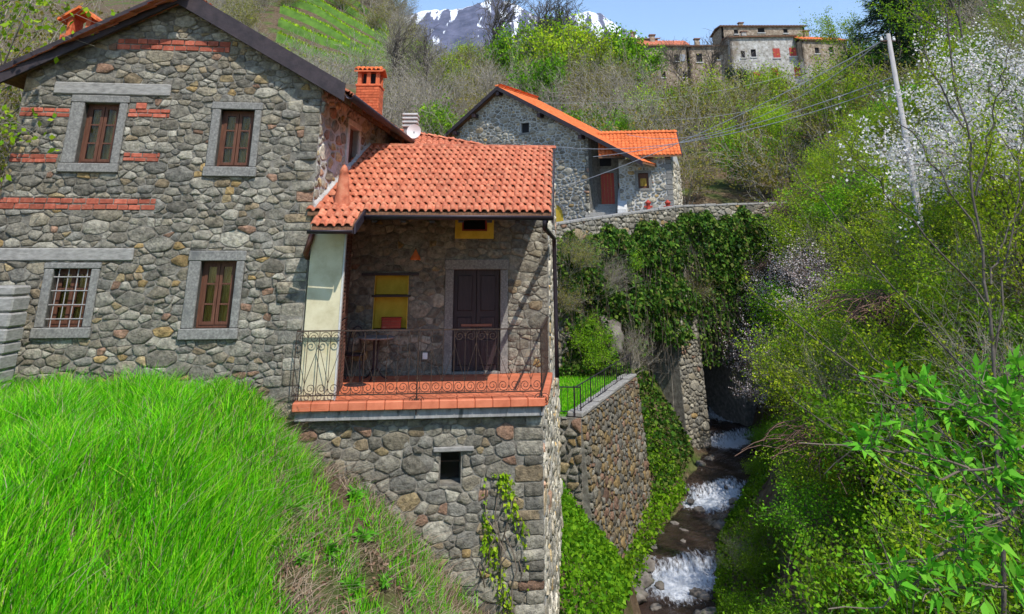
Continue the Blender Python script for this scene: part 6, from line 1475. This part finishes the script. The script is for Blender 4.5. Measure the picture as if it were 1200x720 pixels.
# ---- shrubs on the right bank
CLEAR = [(835, 590), (880, 590), (880, 575), (760, 690), (830, 715), (780, 715), (830, 665), (812, 640), (830, 610), (850, 550), (860, 535), (875, 515), (835, 475), (848, 464), (845, 490), (862, 516), (840, 580), (865, 578), (795, 690), (772, 650), (800, 610), (790, 660), (822, 690), (815, 560), (815, 520)]
def blocks(p, rad, h):
    b = project(p); t = project((p[0], p[1], p[2] + h)); rp = rad * FPX / b[2]
    for (x, y) in CLEAR:
        if abs(x - (b[0] + t[0]) / 2) < rp and t[1] < y < b[1] + 6: return True
    return False
ZL = {'lime': 'yellow green budding shrub', 'green': 'dense mid green shrub', 'bare': 'bare twiggy grey shrub', 'olive': 'olive brown half bare shrub', 'pink': 'pale pinkish blossoming shrub'}
def scatter(n, xr, yr, mind, ok):
    out = []
    for _ in range(n):
        x, y = float(rv.uniform(*xr)), float(rv.uniform(*yr))
        if not ok(x, y): continue
        if any((x - a) ** 2 + (y - b) ** 2 < mind ** 2 for a, b in out): continue
        out.append((x, y))
    return out
def bank_ok(x, y):
    xs_, zs_, w_ = stream(y)
    if x < xs_ + w_ + .7: return False
    p = project((x, y, hz(x, y) + 1)); return -60 < p[0] < 1245 and p[1] > -10
def band(v, edges, words):
    for e, w in zip(edges, words):
        if v < e: return w
    return words[-1]
def where(p):
    x, y, _ = project(p)
    return band(y, (240, 330, 400, 480, 560, 640, 9e9), ('high up', 'on the upper bank', 'above mid bank', 'at mid bank', 'below mid bank', 'low on the bank', 'right above the water')) + ' ' + band(x, (870, 930, 990, 1050, 1100, 1150, 9e9), ('beside the bridge pier', 'beside the cascades', 'below the parapet end', 'left of the pole', 'straight below the pole', 'below the white blossom', 'at the right edge'))
def sizeword(s, a, b): return 'small ' if s < a else 'large ' if s > b else ''
for (x, y) in scatter(4600, (5, 34), (11, 47), 1.15, bank_ok):
    z = hz(x, y); p = (x, y, z); px, py, _ = project((x, y, z + 1))
    u = rv.random()
    if py > 470: kind = 'green' if u < .82 else 'bare' if u < .87 else 'lime'
    elif px < 930 and py > 340: kind = 'pink' if u < .38 else 'lime' if u < .68 else 'green' if u < .92 else 'bare'
    else: kind = 'lime' if u < .58 else 'olive' if u < .66 else 'green' if u < .92 else 'bare'
    s = float(rv.uniform(.6, 1.05)) * (1.0 if y < 30 else 1.15)
    if blocks(p, 2.3 * s, 3.1 * s):
        s *= .4
        if blocks(p, 2.3 * s, 3.1 * s): continue
    put(f'{kind}{int(rv.integers(2))}', f'{"flowering" if kind == "pink" else "leafy" if kind in ("lime", "green") else "twiggy"}_shrub', f'{sizeword(s, .6, .95)}{ZL[kind]} {where(p)}', 'shrub', p, (s * 1.1, s * 1.1, s), RZ(), 'shrubs on the right bank')
for (px, py, s, lab) in ((1020, 560, 1.0, 'bramble canes half hidden by green shrubs'), (1080, 400, 1.2, 'bramble heap in the middle of the right thicket')):
    put('bramble', 'bramble', lab, 'bramble', at(px, py, None), s * 1.1, RZ(), 'brambles on the right bank')
for (px, Y, s, lab) in ((905, 40, 1.15, 'pinkish blossoming shrub just right of the upper cascade'), (892, 43, 1.3, 'tall pinkish blossoming shrub before the right bridge arch'), (915, 37.5, 1.0, 'pinkish blossoming shrub low beside the cascades'), (928, 41, 1.2, 'pinkish blossoming shrub below the brown bramble'), (945, 36, 1.0, 'small pinkish blossoming shrub over the stream bend'), (985, 37, 1.3, 'pinkish blossoming shrub at the middle of the thicket'), (1003, 35, 1.1, 'pinkish blossoming shrub above the middle of the thicket'), (962, 39, 1.2, 'pinkish blossoming shrub left of the thicket middle')):
    p = at(px, 400, Y); put(f'pink{int(rv.integers(2))}', 'flowering_shrub', lab, 'shrub', p, s, RZ(), 'shrubs on the right bank')
for (px, Y, s, lab) in ((930, 43.0, 1.2, 'brown bramble heap right of the ivy clad bridge'), (960, 43.5, 1.3, 'mauve bramble heap spilling over the bridge end'), (990, 42, 1.3, 'greyish bramble heap above the bridge end')):
    put('bramble', 'bramble', lab, 'bramble', at(px, 300, Y), s, RZ(), 'brambles on the right bank')
for (px, py, Y, s, lab) in ((1232, 335, 24, .95, 'large white blossoming tree at the right edge'), (1310, 330, 20, .9, 'white blossoming tree cut off by the right edge')):
    p = at(px, py, Y); p.z = max(p.z, onY(px, py, Y).z - 1.0); put('tree_white', 'blossom_tree', lab, 'tree', p, s, RZ(), 'white blossoming trees')
for (px, py, Y, s, lab) in ((985, 250, 50, .95, 'budding tree left of the pole at mid slope'), (1020, 160, 62, 1.0, 'budding tree behind the top of the pole'), (1165, 180, 42, 1.05, 'tall budding tree above the white blossom'), (1060, 120, 72, 1.1, 'budding tree below the dark conifer'), (930, 235, 52, .7, 'low budding tree above the parapet end'), (1140, 90, 60, 1.1, 'budding tree under the small orange roofed house'), (1190, 330, 19, .6, 'budding tree in front of the white blossom at the edge')):
    p = at(px, py, Y); put('tree_lime', 'budding_tree', lab, 'tree', p, s, RZ(), 'budding trees on the right slope')
put('conifer', 'conifer_tree', 'dark conifer on the skyline at the top right', 'tree', at(1052, 40, 60), (1.7, 1.7, 1.4), 1.0)
put('conifer', 'conifer_tree', 'second dark conifer, further right and half hidden', 'tree', at(1100, 40, 66), (1.6, 1.6, 1.35), 2.2)

# ---- hillside brush behind the houses (coarser twigs and leaves, 4 to 6 m tall)
HB = dict(depth=3, nc=[2, 1, 1], spread=.6, leafd=2, rmin=.016)
for v in range(2):
    proto(f'hbare{v}', *make_plant(220 + v, 7, 4.2, .55, .05, 500, .13, .08, HB, jit=.15), 'twig_pale', 'leaf_olive')
    proto(f'holive{v}', *make_plant(230 + v, 7, 4.0, .6, .05, 3000, .19, .11, dict(HB, leafd=1), jit=.28), 'twig_pale', 'leaf_olive')
    proto(f'hgreen{v}', *make_plant(240 + v, 6, 3.4, .7, .05, 3800, .24, .15, dict(HB, leafd=1), jit=.35), 'twig', 'leaf_green')
    proto(f'hlime{v}', *make_plant(250 + v, 6, 3.4, .7, .05, 3400, .22, .13, dict(HB, leafd=1), jit=.32), 'twig', 'leaf_lime')
def hill_ok(x, y):
    p = project((x, y, hz(x, y) + 2))
    if not (230 < p[0] < 1230 and -40 < p[1] < 250): return False
    if 735 < p[0] < 1000 and y > 100: return False
    if p[0] < 470 and p[1] > 150: return False
    return not (520 < p[0] < 690 and p[1] > 165)
HL = {'lime': 'yellow green bush', 'green': 'green bush', 'bare': 'bare grey bush', 'olive': 'brown half bare bush'}
for (x, y) in scatter(4200, (-75, 62), (50, 150), 3.9, hill_ok):
    p = (x, y, hz(x, y)); px, py, _ = project(p); u = rv.random(); gz = float(noise2(np.array(x), np.array(y), .13))
    if px > 790 and py > 95: kind = 'green' if u < .42 else 'lime' if u < .75 else 'olive'
    elif 290 < px < 460 and 15 < py < 110: continue
    elif px < 470: kind = 'bare' if u < .75 else 'olive'
    else: kind = 'bare' if u < .4 else 'olive' if u < .66 else ('green' if gz > 0 else 'lime') if u < .92 else 'olive'
    s = float(rv.uniform(.7, 1.2)) * (.34 if (735 < px < 1000 and y > 82) else 1)
    zone = band(py, (60, 95, 130, 9e9), ('on the crest', 'high', 'at mid height', 'low')) + ' ' + band(px, (350, 470, 560, 640, 730, 800, 870, 940, 1010, 1090, 9e9), ('above the gabled house roof', 'behind the brick chimney', 'left above the upper stone house', 'above the upper house ridge', 'above the annexe', 'right of the annexe', 'below the round cornered house', 'below the red shutters', 'left of the pole top', 'behind the pole', 'on the far right slope'))
    put(f'h{kind}{int(rv.integers(2))}', 'hill_bush', f'{sizeword(s, .8, 1.1)}{HL[kind]} {zone}', 'bush', p, s, RZ(), 'bushes on the hillside', parts=False)
for (x, y) in scatter(1500, (-130, -20), (150, 262), 6.0, lambda x, y: 225 < project((x, y, hz(x, y)))[0] < 480):
    p = (x, y, hz(x, y)); kind = 'bare' if rv.random() < .6 else 'olive'; s = float(rv.uniform(1.2, 1.9)); put(f'h{kind}{int(rv.integers(2))}', 'leafless_tree', 'leafless tree in the wood on the far left hill', 'tree', p, s, RZ(), 'leafless wood on the far left hill', parts=False)
for (key, nm_, px, py, Y, s, lab) in (('ftree_bare', 'bare_tree', 576, 70, 100, 1.2, 'tall bare dark tree on the skyline left of centre'), ('ftree_bare', 'bare_tree', 632, 75, 102, 1.15, 'slender bare tree right of the tall skyline tree'), ('ftree_bare', 'bare_tree', 660, 75, 104, 1.05, 'bare tree before the snow capped summit'), ('ftree_lime', 'budding_tree', 648, 80, 100, 1.0, 'tall budding tree on the skyline'), ('ftree_green', 'evergreen_tree', 592, 85, 98, .85, 'round green tree under the bare skyline tree'), ('ftree_lime', 'budding_tree', 672, 100, 92, 1.0, 'yellow green tree above the upper house roof'), ('ftree_green', 'evergreen_tree', 640, 118, 78, .8, 'dark green tree just above the upper house ridge'), ('ftree_green', 'ivy_tree', 735, 80, 98, 1.05, 'dark ivy clad tree at the left end of the village'), ('tree_dark', 'ivy_tree', 868, 100, 98, .6, 'narrow dark evergreen before the village houses'), ('tree_white', 'blossom_tree', 950, 98, 98, .65, 'small white blossoming tree beside the village houses'), ('tree_white', 'blossom_tree', 885, 103, 97, .3, 'low white blossoming bush under the village windows'), ('ftree_lime', 'budding_tree', 700, 95, 96, .85, 'yellow bushy tree right of the skyline trees'), ('tree_green', 'evergreen_tree', 720, 165, 62, .6, 'green tree right behind the annexe roof'), ('tree_dark', 'ivy_tree', 755, 160, 66, .5, 'dark green tree behind the annexe ridge'), ('ftree_lime', 'budding_tree', 530, 90, 90, .55, 'budding tree left above the upper stone house'), ('ftree_bare', 'bare_tree', 500, 95, 88, .8, 'bare tree behind the concrete chimney'), ('ftree_bare', 'bare_tree', 460, 100, 90, .8, 'bare pale tree behind the brick chimney'), ('ftree_bare', 'bare_tree', 800, 100, 96, .6, 'bare tree before the round cornered house'), ('ftree_bare', 'bare_tree', 835, 100, 97, .65, 'bare tree before the low village building')):
    put(key, nm_, lab, 'tree', at(px, py, Y), s, RZ())
# ---- vineyard terraces on the left hill
vy = thing('vineyard', 'bright green terraced vineyard strips on the left hillside', 'vineyard', at(375, 60, 140))
for k in range(8):
    Y = 108 + k * 8.5; m = MB(); xa, xb = -.335 * Y, -.165 * Y; N_ = 24; vs = []; q = []; 
    xs_ = np.linspace(xa, xb, N_)
    for i, x in enumerate(xs_):
        h0 = hz(x, Y) + .6; vs += [(x, Y - 1.6, h0 - 1.6), (x, Y - 1.5, h0 + .1), (x, Y + 2.6, h0 + .45), (x, Y + 2.6, h0 - 2)]
    m.add(vs, [(4 * i + a, 4 * i + 4 + a, 4 * i + 5 + a, 4 * i + 1 + a) for i in range(N_ - 1) for a in range(3)]); m.build('terrace', M['turf'] if 'turf' in M else M['ground'], vy)
    n = 1500; r_ = np.random.default_rng(200 + k); X = r_.uniform(xa, xb, n); V, Q = blades(n, X, Y + r_.uniform(-1.3, 2.5, n), height(X, np.full(n, Y)) + .8, r_.uniform(.3, .8, n), r_.uniform(.15, .3, n), r_)
    me = np_mesh('terrace_grass', [(V - np.array(WLOC[vy]), Q, 0)], [M['leaf_lime']]); o = link('terrace_grass', me, vy, WLOC[vy]); o['kind'] = 'stuff'

# ---- tree at the top left over the roof corner
tl = make_plant(301, 4, 4.6, .35, .06, 8000, .1, .06, dict(depth=3, nc=[2, 2, 1], spread=.65, ratio=.55, leafd=1), jit=.12)
proto('tree_corner', *tl, 'twig_pale', 'leaf_lime', 'trunk', 'crown')
put('tree_corner', 'budding_tree', 'yellow green budding tree reaching over the left roof corner', 'tree', Vector((-10.6, 13.3, -1.2)), 1.2, .6)
for (x, y, s) in ((-11.5, 17, 1.3), (-13.5, 15, 1.4), (-12, 22, 1.6), (-15.5, 21, 1.7), (-10.3, 20, 1.1)):
    put(f'olive{int(rv.integers(2))}', 'twiggy_shrub', 'half bare shrub behind the left corner of the gabled house', 'shrub', (x, y, hz(x, y)), s, RZ(), 'shrubs left of the gabled house')

# ---- near tree with long leaning twigs at the right edge
def poly_segs(pts, r0, r1, rng, wob=.02, n=6):
    S = []; pts = [np.array(p) for p in pts]; full = []
    for a, b in zip(pts[:-1], pts[1:]):
        for k in range(n): full.append(a + (b - a) * k / n + rng.normal(0, wob, 3))
    full.append(pts[-1]); m_ = len(full)
    for i in range(m_ - 1): S.append((*full[i], *full[i + 1], r0 + (r1 - r0) * i / m_, r0 + (r1 - r0) * (i + 1) / m_))
    return S, full
def pix_tree(name, label, cat, Yd, lines, r0, twigs, nleaf, L, Wd, wm, lm, seed, clus=None):
    r = np.random.default_rng(seed); S = []; T = []
    for ln in lines:
        pts = [tuple(onY(p[0], p[1], Yd + (p[2] if len(p) > 2 else 0))) for p in ln['p']]; s, full = poly_segs(pts, ln.get('r', r0), .005, r, ln.get('w', .025)); S += s
        for i in range(2, len(full)):
            for _ in range(twigs):
                if r.random() < .75:
                    d = full[i] - full[i - 1]; d = d / np.linalg.norm(d) + r.normal(0, .55, 3) + np.array([0, 0, .15]); d /= np.linalg.norm(d); l = r.uniform(.15, .6); p = full[i]
                    for k in range(3): q = p + d * l / 3 + r.normal(0, .02, 3); S.append((*p, *q, .005, .0035)); T.append((*p, *q)); p = q
    T = np.array(T); idx = r.integers(len(T), size=nleaf); t = r.random((nleaf, 1)); P = T[idx, :3] * (1 - t) + T[idx, 3:] * t + r.normal(0, .02, (nleaf, 3)); sc = r.uniform(.6, 1.3, nleaf); lv = leaf_quads(P, r.normal(size=(nleaf, 3)) + np.array([0, 0, .3]), L * sc, Wd * sc, r)
    if clus:
        PP = []; DD = []
        for (px, py, dy, m_) in clus:
            c = np.array(onY(px, py, Yd + dy))
            for _ in range(m_ + 2):
                ax = r.normal(size=3) + np.array([0, -.4, .9]); ax /= np.linalg.norm(ax); st = c + r.normal(0, .03, 3); S.append((*c, *(st + ax * .12), .004, .003)); tip = st + ax * .12
                sd = unit(np.cross(ax, r.normal(size=3)))
                for (f, a_) in ((0, 0), (-.03, .9), (-.03, -.9), (-.075, 1.15), (-.075, -1.15)): PP.append(tip + ax * f); DD.append(ax * math.cos(a_) + sd * math.sin(a_))
        l2 = leaf_fold(np.array(PP), np.array(DD), r.uniform(.1, .17, len(PP)), r.uniform(.04, .062, len(PP)), r, .18); lv = (np.concatenate([lv[0], l2[0]]), np.concatenate([lv[1], l2[1] + len(lv[0])]))
    base = np.array(S[0][:3]); root = thing(name, label, cat, tuple(base)); V, Q = tubes(S, 5); link('trunk' if cat == 'tree' else 'stems', np_mesh('trunk', [(V - base, Q, 0)], [M[wm]]), root, base); link('crown' if cat == 'tree' else 'foliage', np_mesh('crown', [(lv[0] - base, lv[1], 0)], [M[lm]]), root, base)
    return root
LN = [dict(p=[(1190, 900), (1172, 640), (1163, 400), (1140, 200), (1112, 40), (1105, -20)], r=.035)]
for (a, b, c, dy) in (((1166, 470), (1040, 330), (925, 185), .4), ((1170, 560), (1010, 440), (870, 330), -.3), ((1150, 280), (1080, 170), (1010, 95), .5), ((1165, 420), (1190, 250), (1205, 120), .2), ((1145, 230), (1165, 130), (1185, 50), -.4), ((1172, 640), (1060, 560), (930, 470), .2), ((1160, 360), (1050, 240), (985, 160), -.5), ((1130, 150), (1090, 80), (1075, 20), .3), ((1160, 330), (1185, 260), (1240, 170), .3), ((1175, 600), (1100, 500), (990, 380), .6)):
    LN.append(dict(p=[a, (*b, dy * .5), (*c, dy)], r=.016))
pix_tree('slender_tree', 'slender near tree with long leaning twigs and tiny leaves at right', 'tree', 11.0, LN, .02, 2, 3200, .05, .03, 'bark', 'leaf_lime', 401)
EL_ = [dict(p=[(1330, 820), (1210, 590), (1110, 645), (1035, 712)], r=.022), dict(p=[(1330, 820), (1215, 520), (1110, 560), (1005, 523)], r=.016), dict(p=[(1215, 600), (1120, 545), (1010, 524)], r=.012), dict(p=[(1330, 820), (1230, 560), (1150, 495), (1055, 450)], r=.016), dict(p=[(1230, 640), (1160, 600), (1090, 605)], r=.01), dict(p=[(1240, 480), (1180, 470), (1110, 480)], r=.01), dict(p=[(1230, 700), (1150, 690), (1080, 690)], r=.012)]
CL = [(1043, 516, 0, 3), (1020, 515, 0, 2), (1074, 512, 0, 3), (1105, 485, .1, 5), (1130, 490, 0, 5), (1160, 500, .2, 4), (1185, 480, 0, 4), (1095, 595, 0, 4), (1110, 610, 0, 3), (1130, 565, .2, 4), (1165, 560, 0, 5), (1190, 540, 0, 5), (1140, 620, 0, 4), (1170, 640, .1, 4), (1050, 690, 0, 4), (1035, 685, 0, 2), (1090, 680, 0, 4), (1120, 655, 0, 3), (1150, 690, 0, 4), (1195, 600, 0, 4), (1090, 540, .1, 3), (1185, 680, 0, 4), (1060, 455, 0, 3), (1090, 460, 0, 3), (1195, 440, 0, 4), (1150, 450, 0, 3)]
pix_tree('elder_shrub', 'near shrub with big bright green leaf clusters, bottom right corner', 'shrub', 6.6, EL_, .016, 1, 260, .07, .03, 'twig', 'leaf_bright', 402, CL)

m, t, n, L = new_mat('haze'); out = n.new('ShaderNodeOutputMaterial'); pv = n.new('ShaderNodeVolumePrincipled')
pv.inputs['Color'].default_value = (0.78, 0.86, 1.0, 1); pv.inputs['Density'].default_value = 0.00005; pv.inputs['Anisotropy'].default_value = 0.2
L.new(pv.outputs[0], out.inputs['Volume'])
hz_o = MB().box((-3200, -80, -14), (3200, 4900, 1500)).build('haze', m); setp(hz_o, 'thin pale mountain air over the valley', 'haze', kind='stuff')
